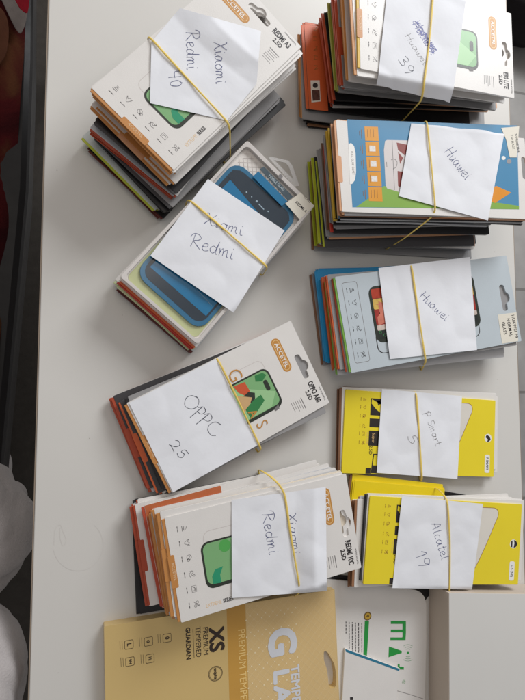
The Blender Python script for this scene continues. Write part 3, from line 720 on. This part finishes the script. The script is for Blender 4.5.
# sticker and printed squares on the orange package in stack B
for o in list(col.objects):
    if o.get('label', '').startswith('orange package, ') and 'marked 39' in o['label']:
        last = o
ob = last; th = ob.rotation_euler.z; zz = ob.location.z+tB*.93
def wl(px):
    w = bp(px, zz)-Vector((ob.location.x, ob.location.y)); r = -th
    return (w.x*math.cos(r)-w.y*math.sin(r), w.x*math.sin(r)+w.y*math.cos(r))
q = MB()
for k in range(5):
    x0, y0 = 315+k*.25, 29+k*9.6
    for s_ in ([(x0-2,y0-2),(x0+2,y0-1.5)], [(x0-2,y0+2),(x0+2,y0+1.5)], [(x0-1.5,y0-2),(x0-1,y0+2)] if k % 2 else [(x0+1.5,y0-1.6),(x0-1,y0+2)]): q.ribbon([wl(p) for p in s_], .0006, tB*.93+.0001)
q.build('side_lettering', M_golddk, ob)
stk = MB().loops([[wl(p) for p in ((310.5,80.5),(319.5,80.5),(320.5,101.5),(311.5,102.5))]], tB*.93+.0001, .00008).build('picture_sticker', pm('cream'), ob)
MB().loops([[wl(p) for p in circ(315.2,85.5,2.6,14)]], tB*.93+.00026, 0).build('sticker_emblem', M_ink, stk)
MB().loops([[wl(p) for p in ((311.8,90),(319.4,90),(319.9,100.4),(312.6,101))]], tB*.93+.00026, 0).build('sticker_picture', mat('sticker_picture', S(86,54,46), .4, noise=.8, nscale=350), stk)

# ------------------------------------------------------------------ gold box, bottom left
zG = .012
g = [bp(p, zG) for p in ((104,626.5),(334.5,589))]
ug = (g[1]-g[0]).normalized(); LG = (g[1]-g[0]).length
vG = Vector((ug.y, -ug.x)); WG = .13
cen = g[0]+ug*LG/2+vG*WG/2
cG = Card('gold_gift_box', cen.x, cen.y, math.atan2(ug.y, ug.x), 0, zG, LG, WG, 'wide gold cardboard box with diamond lattice and hang slot, lying at the bottom', 'box')
M_gb = mat('gold_card', S(216,186,122), .34, .6, noise=.05, nscale=14, bump=.05, bscale=600, coat=.25)
M_gb2 = mat('gold_lattice_card', S(224,192,134), .4, .5, noise=.05, nscale=20, bump=.05, bscale=600, coat=.15)
M_gl = mat('gold_lattice_line', S(232,204,150), .35, noise=.05)
M_gband = mat('gold_band', S(206,156,70), .4, noise=.05, coat=.2)
M_brn = mat('brown_print', S(52,38,28), .45, noise=.08)
sl = [cG.pl(p) for p in smooth_pts([(323.8,652),(325.5,651.2),(328.5,653.5),(331.5,659),(334.5,665),(336,676),(335.5,686),(332.5,688),(329,686.5),(328,678),(326.5,668),(324,660),(323.8,652)], 3)[:-1]]
MB().loops([cG.P(rrect(0, 0, WG*1000, LG*1000, 1, 2)), sl], 0, zG).build('body', M_gb, cG.root, bevel=.0004)
xb = (cG.pl((245.5,604))[1]+LG/2)*1000; xb0 = (cG.pl((226.5,607))[1]+LG/2)*1000
MB().loops([cG.P([(.6,xb),(WG*1000-.6,xb),(WG*1000-.6,LG*1000-.6),(.6,LG*1000-.6)]), sl], cG.z(1), 0).build('lattice_panel', M_gb2, cG.root)
MB().loops([cG.P([(.6,xb0),(WG*1000-.6,xb0),(WG*1000-.6,xb-.3),(.6,xb-.3)])], cG.z(1), 0).build('title_band', M_gband, cG.root)
q = MB(); W_, L_ = WG*1000, LG*1000
def inslot(p):
    s = False; j = len(sl)-1
    for i in range(len(sl)):
        if (sl[i][1] > p[1]) != (sl[j][1] > p[1]) and p[0] < (sl[j][0]-sl[i][0])*(p[1]-sl[i][1])/(sl[j][1]-sl[i][1])+sl[i][0]: s = not s
        j = i
    return s
for k in range(-20, 40):
    for s_ in (1, -1):
        pts = []
        for j in range(0, 80):
            b = xb+j*1.6; a = k*8.5+s_*j*1.6
            p = cG.p(a, b)
            if 1.2 < a < W_-1.2 and b < L_-1 and not inslot(p): pts.append(p)
            else:
                if len(pts) > 1: q.ribbon(pts, .00045, cG.z(2)+(.00003 if s_ > 0 else 0))
                pts = []
        if len(pts) > 1: q.ribbon(pts, .00045, cG.z(2)+(.00003 if s_ > 0 else 0))
q.build('lattice', M_gl, cG.root)
q = MB()
for i in range(-4, 16):
    for j in range(0, 14):
        a = i*8.5+(0 if j % 2 == 0 else 4.25); b = xb+j*4.25
        if 2 < a < W_-2 and b < L_-2 and not inslot(cG.p(a, b)) and (i*3+j) % 2 == 0: q.loops([circ(*cG.p(a, b), .0007, 8)], cG.z(4), 0)
q.build('lattice_dots', mat('lattice_dot', S(246,228,190), .3), cG.root)
rg = cG.th
def gt(mb, s, px, size, sx=1, off=0.0, z=3, rot=0.0, spacing=1.0):
    a, b = cG.pl(px); mb.text(s, a, b, cG.z(z), size, rot=rot, sx=sx, spacing=spacing, bold=off)
q = MB(); gt(q, 'XS', (216,639.5), .021, .98, .035); gt(q, 'GUARDIAN', (188,643.5), .0064, .95, .03); gt(q, 'PREMIUM', (205.5,641), .0075, .9, 0); gt(q, 'TEMPERED', (198,642), .0075, .84, 0)
q.ribbon([cG.pl(p) for p in ((192.8,629),(194.2,658))], .0004, cG.z(3))
a, b = cG.pl((215.5,673.5)); q.loops([circ(a, b, .0074, 28), circ(a, b, .0069, 28)], cG.z(3), 0); q.loops([circ(a, b, .0064, 28), circ(a, b, .0061, 28)], cG.z(3), 0); gt(q, 'unipha', (215.5,673.5), .0046, .9, .03)
for px, s_ in (((129,644.5),'L'), ((148.5,641.5),'o'), ((167,638),'0'), ((130,661.5),'9H'), ((150,658.5),'H:')):
    a, b = cG.pl(px); r = .0042
    q.loops([[(a+x, b+y) for x, y in rrect(-r, -r, r, r, .0012, 4)], [(a+x, b+y) for x, y in rrect(-r+.0004, -r+.0004, r-.0004, r-.0004, .001, 4)]], cG.z(3), 0)
    q.text(s_, a, b, cG.z(3), .0056 if len(s_) == 1 else .004, offset=.03)
    for k in range(2): q.ribbon([cG.pl((px[0]-7-k*2.2, px[1]-4)), cG.pl((px[0]-6.6-k*2.2, px[1]+5))], .0003, cG.z(3))
q.build('brown_lettering', M_brn, cG.root)
q = MB(); gt(q, 'PREMIUM TEMPERED', (242.5,673), .0105, .92, .0, z=4); 
q.build('band_lettering', mat('band_print', S(240,204,130), .4), cG.root)
q = MB(); gt(q, 'G', (281,642), .042, .95, .045, z=6); gt(q, 'LASS', (281.5,702), .0235, 1.2, .05, spacing=1.2, z=6); gt(q, 'TEMPERED', (295.5,696), .0135, 1.0, .03, z=6)
q.build('silver_lettering', mat('silver_print', S(222,224,230), .25, .6, noise=.04, coat=.4), cG.root)

# ------------------------------------------------------------------ white card with green lettering
def flat_card(name, px, z, t, m, label, cat, r=0):
    W3 = [bp(p, z+t) for p in px]; c = sum(W3, Vector((0, 0)))/len(W3)
    root = tag(empty(name, (c.x, c.y, z), 0), label, cat)
    MB().loops([[(w.x-c.x, w.y-c.y) for w in W3]], 0, t).build('sheet', m, root, bevel=.0003)
    def loc(p, dz=0): w = bp(p, z+t); return (w.x-c.x, w.y-c.y)
    return root, loc
M_gn = mat('green_print', S(34,150,62), .4, noise=.05)
rm, lm = flat_card('rounded_card_package', [(322,579),(349,581),(390,586)]+[(416,590),(421,592.5),(424.5,597),(426.4,604)]+[(426.5,640),(425,700),(424,740),(322,740)], .0006, .0035, pm('white'), 'white rounded card with green lettering and signal arcs, at the bottom edge', 'package')
q = MB(); z_ = .0036+.00006
def O_(x, y): return (325+x*.2095, 570+y*.2095)
def gq(pts): q.loops([[lm(O_(*p)) for p in pts]], z_, 0)
gq([(314,243),(384,243),(386,246),(386,300),(384,334),(312,334),(312,322),(368,322),(370,318),(370,297),(314,297),(314,284),(370,284),(370,257),(314,257)])
gq([(305,365),(345,378),(366,386),(366,396),(345,402),(303,416)])
gq([(347,448),(356,448),(356,461),(376,462),(376,475),(350,474),(347,470)])
q.build('green_lettering', M_gn, rm); q = MB()
gq([(190,242),(210,243),(200,408),(183,405)])
q.build('green_bar', M_gn, rm)
q = MB(); cxy = O_(396,395)
for r, s in ((4,0),(6,0),(8.2,0)):
    for sgn in (0, math.pi):
        q.ribbon([lm((cxy[0]+r*.95*math.cos(math.pi/2+sgn+t_)*1.0, cxy[1]+r*math.sin(math.pi/2+sgn+t_))) for t_ in [x*.12-.6 for x in range(11)]], .0004, z_)
q.build('signal_arcs', mat('pale_green_print', S(120,170,130), .4), rm)
q = MB(); q.loops([[lm(p) for p in circ(*cxy, 1.1, 10)]], z_+.00003, 0)
a = lm(O_(376,534)); q.loops([circ(*a, .0021, 20), circ(*a, .0018, 20)], z_, 0); q.text('R', *a, z_, .0028, rot=-math.pi/2, offset=.02); q.build('registered_mark', M_gn, rm)
a = lm(O_(203,220)); bd = MB().loops([circ(*a, .0047, 24)], z_+.00006, .00005).build('gold_seal', mat('seal_brown', S(112,84,40), .35), rm)
MB().loops([circ(*a, .0036, 24)], z_+.0002, 0).build('seal_face', mat('seal_gold', S(206,168,60), .35), bd)
MB().text('8', *a, z_+.0003, .0042, rot=-math.pi/2, offset=.03).build('seal_mark', M_brn, bd)
q = MB(); rr = random.Random(11)
for r in range(6):
    x = 100+r*15; y = 246+r*1.5
    while y < (392 if r != 0 else 300):
        l = rr.uniform(5, 16); q.ribbon([lm(O_(x-(y-246)*-.01, y)), lm(O_(x+.2, min(y+l, 400)))], .00085, z_); y += l+3.5
q.build('small_print', M_ink, rm)
MB().ribbon([lm(O_(335,574)), lm(O_(400,592)), lm(O_(470,615))], .0004, z_).build('crease', M_greyink, rm)
rw, lw = flat_card('blue_edged_package', [(345,648.5),(400,668.5),(397.5,690),(396,740),(340,740)], .0044, .003, pm('white'), 'plain white package with a blue top edge, lying on the rounded card', 'package')
q = MB(); q.loops([[lw(p) for p in ((345.3,649),(399.7,668.8),(399,671),(345.8,651.8))]], .0031, 0); q.build('blue_edge', pm('teal'), rw)
MB().loops([[lw(p) for p in ((350,697),(353,697),(353,700),(350,700))]], .0031, 0).build('print_mark', M_ink, rw)
# off-white box; side shade toward the rounded card is put into the body colour
zB_ = .038
tq = [bp(p, zB_) for p in ((448.5,592.6),(560,594),(560,780),(449,780))]
cb = sum(tq, Vector((0, 0)))/4
rb = tag(empty('white_box', (cb.x, cb.y, 0)), 'off-white box with a faint round emblem on its shade-toned beige side, bottom right corner', 'box')
tb_ = [(p.x-cb.x, p.y-cb.y) for p in tq]
MB().loops([tb_], .0006, zB_-.0006).build('body', mat('box_beige_shade', S(196,182,168), .5, .3, noise=.05, nscale=16), rb, bevel=.0006)
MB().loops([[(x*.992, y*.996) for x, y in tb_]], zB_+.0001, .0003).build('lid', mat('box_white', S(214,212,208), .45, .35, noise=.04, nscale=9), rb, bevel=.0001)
xs = tb_[0][0]-.0004; k = MB()
def side(yz): return [(xs, y, z) for y, z in yz]
yb = (bp((438,687), .018)-cb).y
def wall(mb, yz, w):
    n = len(yz)
    for a, b in zip(yz, yz[1:]):
        d = Vector((b[0]-a[0], b[1]-a[1])); 
        if d.length < 1e-7: continue
        d = d.normalized()*w/2; mb.add([(xs, a[0]-d.y, a[1]+d.x), (xs, a[0]+d.y, a[1]-d.x), (xs, b[0]+d.y, b[1]-d.x), (xs, b[0]-d.y, b[1]+d.x)], [(0, 1, 2, 3)])
for r in (.0035, .006): wall(k, [(yb+r*math.cos(t_*.5), .018+r*.9*math.sin(t_*.5)) for t_ in range(10)], .0008)
k.build('faded_emblem', mat('faded_print', S(140,128,120), .4), rb)
k = MB(); k.add([(xs+.0002, yb+.02, .002), (xs+.0002, yb+.024, .016), (xs+.0002, yb-.05, .030), (xs+.0002, yb-.05, .002)], [(0, 1, 2, 3)])
k.build('clear_flap', mat('flap', S(206,194,184), .3, alpha=.6), rb)
# dark packages filling the gap behind
rd, ld = flat_card('dark_flat_package', [(321,573),(352,576),(432,583),(432,592),(421,606),(321,592)], .0001, .0004, pm('black'), 'thin black package glimpsed between the gold box and the rounded card', 'package')

# ------------------------------------------------------------------ table
M_tab = mat('white_laminate', S(212,209,204), .42, .4, noise=.05, nscale=7, bump=.03, bscale=900)
tr = tag(empty('table', (.26, .1, -.74)), 'white laminate table with thin brown edge, covered in banded stacks', 'table')
X0, X1, Y0, Y1 = -.0287, .5497, -.62, .78
def tl(x, y): return x-.26, y-.1
MB().box(*tl(X0, Y0), .715, *tl(X1, Y1), .74).build('tabletop', M_tab, tr, bevel=.0008)
M_eb = mat('edge_band', S(150,134,118), .5, noise=.1)
MB().box(*tl(X0-.0012, Y0), .7155, *tl(X0-.0001, Y1), .7392).box(*tl(X1+.0001, Y0), .7155, *tl(X1+.0012, Y1), .7392).build('edge_band', M_eb, tr)
M_leg = mat('grey_steel', S(140,140,142), .4, .5)
for lx in (X0+.04, X1-.06):
    for ly in (Y0+.05, Y1-.07): MB().box(*tl(lx, ly), 0, *tl(lx+.025, ly+.025), .7148).build('leg', M_leg, tr, bevel=.001)
q = MB(); z_ = .74008
def tp(px): w = bp(px, 0); return (w.x-.26, w.y-.1)
cc = []
for t_ in range(0, 27):
    an = math.radians(170-t_*8.5); cc.append(tp((78+25*math.cos(an), 545+26*math.sin(an)*-1*-1)))
q.ribbon(cc, .0004, z_)
q.ribbon([tp(p) for p in smooth_pts([(54,545),(55,530),(60,525),(63,532),(66,540),(63,546),(60,538),(60,528)], 5)], .0005, z_)
q.build('pencil_doodle', mat('faint_pencil', S(208,204,199), .5), tr)
q = MB(); rr = random.Random(21)
for n_ in ('gold_card', 'gold_lattice_card', 'gold_band', 'gold_lattice_line', 'silver_print'): MATS[n_].node_tree.nodes['Principled BSDF'].inputs['Metallic'].default_value = .12
for px in ((57,170),(310,205.5),(498,388)):
    q.loops([circ(*tp(px), .0006, 9)], z_, 0)
for k in range(40):
    w = (rr.uniform(X0+.01, X1-.01)-.26, rr.uniform(-.35, .55)-.1); q.loops([circ(*w, rr.uniform(.00015, .0004), 7)], z_, 0)
q.build('specks', mat('specks', S(150,142,134), .6), tr)

# ------------------------------------------------------------------ floor
fm = bpy.data.materials.new('floor_tiles'); fm.use_nodes = True; nt = fm.node_tree; b = nt.nodes['Principled BSDF']
tc = nt.nodes.new('ShaderNodeTexCoord'); br = nt.nodes.new('ShaderNodeTexBrick'); br.offset = 0
br.inputs['Color1'].default_value = S(158,155,152); br.inputs['Color2'].default_value = S(150,148,146); br.inputs['Mortar'].default_value = S(120,117,114)
br.inputs['Scale'].default_value = 1; br.inputs['Brick Width'].default_value = .3; br.inputs['Row Height'].default_value = .3; br.inputs['Mortar Size'].default_value = .004
nz = nt.nodes.new('ShaderNodeTexNoise'); nz.inputs['Scale'].default_value = 14; nz.inputs['Detail'].default_value = 8
mx = nt.nodes.new('ShaderNodeMix'); mx.data_type = 'RGBA'; mx.blend_type = 'OVERLAY'; mx.inputs['Factor'].default_value = .35
nt.links.new(tc.outputs['Object'], br.inputs['Vector']); nt.links.new(tc.outputs['Object'], nz.inputs['Vector'])
nt.links.new(br.outputs['Color'], mx.inputs['A']); nt.links.new(nz.outputs['Fac'], mx.inputs['B']); nt.links.new(mx.outputs['Result'], b.inputs['Base Color'])
b.inputs['Roughness'].default_value = .5
tag(MB().box(-2.5, -2.5, -.78, 3.0, 3.0, -.74).build('floor', fm), kind='structure')
# dark sheet added to darken the floor along the left side
sheetp = [bp(p, -.73) for p in ((53,-60),(47,300),(36,760))]
tag(MB().box(-1.3, -1.2, -.7395, .0, 1.6, -.73).build('dark_floor_sheet', mat('sheet_dark', S(66,62,58), .9, .1, noise=.25, nscale=60, bump=.5, bscale=200)), 'dark grey sheet added over the floor along the left side of the table', 'floor sheet')

# bench with black edge and patterned blanket, left
zb = -.36
L1 = [bp(p, zb) for p in ((33,-60),(33,0),(32.5,60),(28,190),(18,300),(4,450),(-10,600))]
L2 = [bp(p, zb) for p in ((29,-60),(27,0),(24,60),(19,130),(8,250),(2,320),(-20,600))]
bx = sum((p.x for p in L1))/len(L1)
rbn = tag(empty('bench', (bx-.3, .1, -.74)), 'black-edged low bench under a dark patterned blanket, left of the table', 'bench')
def rel(p): return (p.x-(bx-.3), p.y-.1)
sh = [rel(p) for p in L1]+[(rel(L1[-1])[0]-.5, rel(L1[-1])[1]), (rel(L1[0])[0]-.7, rel(L1[0])[1])]
MB().loops([sh], .74+zb-.12, .12).build('seat', mat('black_leather', S(22,20,22), .45, .3, noise=.2, bump=.1, bscale=120), rbn, bevel=.012)
for dx, dy in ((-.6,.5), (-.6,-.25), (-.12,.5), (-.25,-.25)): MB().box(dx, dy, 0, dx+.04, dy+.04, .74+zb-.121).build('leg', M_leg, rbn)
# blanket: soft sheet with patches of colour
bm_ = bpy.data.materials.new('blanket_cloth'); bm_.use_nodes = True; nt = bm_.node_tree; b = nt.nodes['Principled BSDF']
tc = nt.nodes.new('ShaderNodeTexCoord'); vo = nt.nodes.new('ShaderNodeTexNoise'); vo.inputs['Scale'].default_value = 7; vo.inputs['Distortion'].default_value = 1.2; vo.inputs['Detail'].default_value = 5
cr = nt.nodes.new('ShaderNodeValToRGB'); e = cr.color_ramp.elements
e[0].position = .36; e[0].color = S(44,14,18); e[1].position = .66; e[1].color = S(84,50,32)
e2 = cr.color_ramp.elements.new(.52); e2.color = S(74,22,24); e3 = cr.color_ramp.elements.new(.6); e3.color = S(74,34,26)
nt.links.new(tc.outputs['Object'], vo.inputs['Vector']); nt.links.new(vo.outputs['Fac'], cr.inputs['Fac']); nt.links.new(cr.outputs['Color'], b.inputs['Base Color'])
b.inputs['Roughness'].default_value = .95; b.inputs['Specular IOR Level'].default_value = .1
n2 = nt.nodes.new('ShaderNodeTexNoise'); n2.inputs['Scale'].default_value = 260; bn = nt.nodes.new('ShaderNodeBump'); bn.inputs['Strength'].default_value = .6; bn.inputs['Distance'].default_value = .002
nt.links.new(tc.outputs['Object'], n2.inputs['Vector']); nt.links.new(n2.outputs['Fac'], bn.inputs['Height']); nt.links.new(bn.outputs['Normal'], b.inputs['Normal'])
vs = []; fs = []; NY_, NX_ = 60, 16
for j in range(NY_+1):
    v = j/NY_*(len(L2)-1); k = min(int(v), len(L2)-2); e0 = L2[k].lerp(L2[k+1], v-k)
    for i in range(NX_+1):
        d = i/NX_*.5; x = e0.x-d; z = zb+.012+.006*math.sin(x*40+e0.y*9)+.004*math.sin(e0.y*31)-(.011 if i == 0 else 0)
        vs.append((x-(bx-.3), e0.y-.1, z))
for j in range(NY_):
    for i in range(NX_):
        a = j*(NX_+1)+i; fs.append((a, a+1, a+NX_+2, a+NX_+1))
bl = MB().add([(v[0], v[1], v[2]-zb) for v in vs], fs).build('patterned_blanket', bm_, smooth=True); bl.location = (bx-.3, .1, zb)
sm = bl.modifiers.new('thick', 'SOLIDIFY'); sm.thickness = .006; sm.offset = -1
tag(bl, 'dark maroon patterned blanket with red and grey patches, at the left edge', 'blanket')
for nm, px, c_ in (('red_patch', [(8,-12),(28,-12),(27.5,13),(20,9)], (128,22,34)), ('grey_patch', [(-4,-12),(8,-12),(20,9),(27,14),(22,32),(15,28)], (112,104,100)), ('brown_patch', [(-10,4),(1,8),(8,22),(8,44),(3,60),(-10,66)], (84,52,38))):
    P_ = smooth_pts([tuple(bp(p, zb+.022)) for p in px]+[tuple(bp(px[0], zb+.022))], 3)[:-1]
    MB().loops([[(p[0]-(bx-.3), p[1]-.1) for p in P_]], .0205, .0025).build(nm, mat(nm, S(*c_), .9, .1, noise=.3, nscale=50, bump=.5, bscale=260), bl, bevel=.001)

# dark bag on the floor, top right
c_ = bp((524,2), -.62)
bm = bmesh.new(); bmesh.ops.create_icosphere(bm, subdivisions=4, radius=1)
for v in bm.verts:
    n_ = v.co.copy(); s = 1+.10*math.sin(n_.x*5+n_.y*3)+.06*math.sin(n_.z*9+n_.y*5)
    v.co = Vector((n_.x*.19*s, n_.y*.105*s, max(n_.z, -.75)*.13*s))
me = bpy.data.meshes.new('bag'); bm.to_mesh(me); bm.free()
for p in me.polygons: p.use_smooth = True
bg = tag(empty('black_bag', (c_.x+.125, c_.y+.03, -.74), .1), 'soft black bag on the tiled floor at the top right', 'bag')
ob = bpy.data.objects.new('body', me); col.objects.link(ob); ob.parent = bg; ob.location = (0, 0, .0975); me.materials.append(mat('bag_cloth', S(26,22,24), .8, .2, noise=.3, bump=.5, bscale=150))
st_ = []
for k in range(24):
    a = math.pi*k/23; st_.append((-.13+.26*k/23, -.07-.035*math.sin(a), .10+.05*math.sin(a)))
MB().ribbon(st_, .022).build('strap', mat('bag_strap', S(58,30,26), .7, .2, noise=.2), bg).modifiers.new('t', 'SOLIDIFY').thickness = .004

# ------------------------------------------------------------------ seated person in grey fleece (knees at the table edge)
def person():
    "one continuous surface: tapered limbs lofted, then fused by a voxel remesh and creased like fleece"
    e1 = bp((38.5, 524), -.10); e2 = bp((32, 676), -.035)
    org = Vector((-.5, -.29, -.74)); mb = MB()
    def limb(pts):
        P = [Vector(p[0]) for p in pts]; R_ = [p[1] for p in pts]; n = 18
        rings = []
        for i in range(len(P)-1):
            for k in range(10): t = k/10; rings.append((P[i].lerp(P[i+1], t), R_[i]*(1-t)+R_[i+1]*t))
        rings.append((P[-1], R_[-1]))
        d0 = (P[0]-P[1]).normalized(); d1 = (P[-1]-P[-2]).normalized()
        cap0 = [(P[0]+d0*R_[0]*math.sin(a), R_[0]*math.cos(a)) for a in (1.5, 1.2, .9, .6, .3)]
        cap1 = [(P[-1]+d1*R_[-1]*math.sin(a), R_[-1]*math.cos(a)) for a in (.3, .6, .9, 1.2, 1.5)]
        rings = cap0+rings+cap1; vs = []; fs = []
        for i, (c, r) in enumerate(rings):
            t = (rings[min(i+1, len(rings)-1)][0]-rings[max(i-1, 0)][0]).normalized()
            a = t.cross(Vector((0, 1, .01))).normalized(); b = t.cross(a)
            for k in range(n): an = 2*math.pi*k/n; vs.append(c+(a*math.cos(an)+b*math.sin(an))*r-org)
        for i in range(len(rings)-1):
            for k in range(n): q = (k+1) % n; fs.append((i*n+k, i*n+q, (i+1)*n+q, (i+1)*n+k))
        m = len(rings)-1; fs.append(tuple(range(n-1, -1, -1))); fs.append(tuple(m*n+k for k in range(n)))
        mb.add(vs, fs)
    limb([((-.50, -.29, -.20), .16), ((-.49, -.29, 0), .14), ((-.46, -.29, .2), .155), ((-.45, -.29, .33), .07)])
    limb([((-.48, e1.y-.03, -.17), .105), ((-.25, e1.y, -.13), .095), ((e1.x-.084, e1.y, -.105), .083)])
    limb([((-.48, e2.y+.02, -.15), .105), ((-.25, e2.y, -.09), .097), ((e2.x-.084, e2.y, -.045), .084)])
    for y, z in ((e1.y, -.11), (e2.y, -.06)): limb([((-.13, y, z-.04), .06), ((-.15, y, -.4), .05), ((-.15, y, -.68), .045)])
    o = mb.build('person', mat('grey_fleece', S(176,170,169), .95, .1, noise=.10, nscale=500, bump=.8, bscale=600, sheen=.3), smooth=True); o.location = org
    rm_ = o.modifiers.new('fuse', 'REMESH'); rm_.mode = 'VOXEL'; rm_.voxel_size = .005; rm_.use_smooth_shade = True
    sm_ = o.modifiers.new('soft', 'SMOOTH'); sm_.iterations = 12; sm_.factor = .6
    bpy.context.view_layer.update()
    m2 = bpy.data.meshes.new_from_object(o.evaluated_get(bpy.context.evaluated_depsgraph_get()))
    o.modifiers.clear(); o.data = m2
    nrm = [v.normal.copy() for v in m2.vertices]
    for v, n_ in zip(m2.vertices, nrm):
        p = v.co; wv = p.x*16+mnoise.noise(p*7)*2.4+p.y*5
        a = abs(math.sin(wv*1.6))**.6; b_ = abs(mnoise.noise(Vector((p.x*30+3, p.y*16, p.z*20))))
        g1 = abs(mnoise.noise(Vector((p.x*9+p.z*6, p.y*13-p.x*5, p.z*9)))); g2 = abs(mnoise.noise(Vector((p.x*19-p.y*9, p.y*24+p.x*10, p.z*18+4))))
        crease = max(0, 1-g1/.22)**1.5; fine_ = max(0, 1-g2/.2)**2
        v.co = p+n_*(.004*(a-.7)+.003*(b_-.2)-.008*crease-.0015*fine_)
    for p in m2.polygons: p.use_smooth = True
    if not m2.materials: m2.materials.append(MATS['grey_fleece'])
    tag(o, 'person in grey fleece clothing seated with both knees at the table edge', 'person')
person()

# ------------------------------------------------------------------ camera
cam = bpy.data.cameras.new('camera'); co = bpy.data.objects.new('camera', cam); col.objects.link(co)
cam.sensor_fit = 'HORIZONTAL'; cam.sensor_width = 36; cam.lens = 36*F/525; cam.clip_start = .01; cam.clip_end = 50
Rm = Matrix(((AX.x, -AX.y, -AX.z), (AY.x, -AY.y, -AY.z), (AZ.x, -AZ.y, -AZ.z))).to_4x4()
Rm.translation = Vector((0, 0, H)); co.matrix_world = Rm
sc.camera = co

# ------------------------------------------------------------------ light
w = bpy.data.worlds.new('World'); sc.world = w; w.use_nodes = True
w.node_tree.nodes['Background'].inputs['Color'].default_value = (1, .98, .975, 1); w.node_tree.nodes['Background'].inputs['Strength'].default_value = .31
def area(name, loc, target, size, power, color, sy=None):
    l = bpy.data.lights.new(name, 'AREA'); l.energy = power; l.color = color; l.shape = 'RECTANGLE'; l.size = size; l.size_y = sy or size
    o = bpy.data.objects.new(name, l); col.objects.link(o); o.location = loc
    o.rotation_euler = (Vector(target)-Vector(loc)).to_track_quat('-Z', 'Y').to_euler()
area('window_light', (1.2, 1.6, 1.1), (.28, .05, 0), 1.0, 39, (.965, .985, 1), .8)
area('room_light', (-.2, .9, 2.2), (.25, .1, 0), 1.2, 7, (1, .9, .8))
sc.view_settings.view_transform = 'Standard'; sc.view_settings.look = 'None'; sc.view_settings.gamma = 1; sc.view_settings.exposure = 0
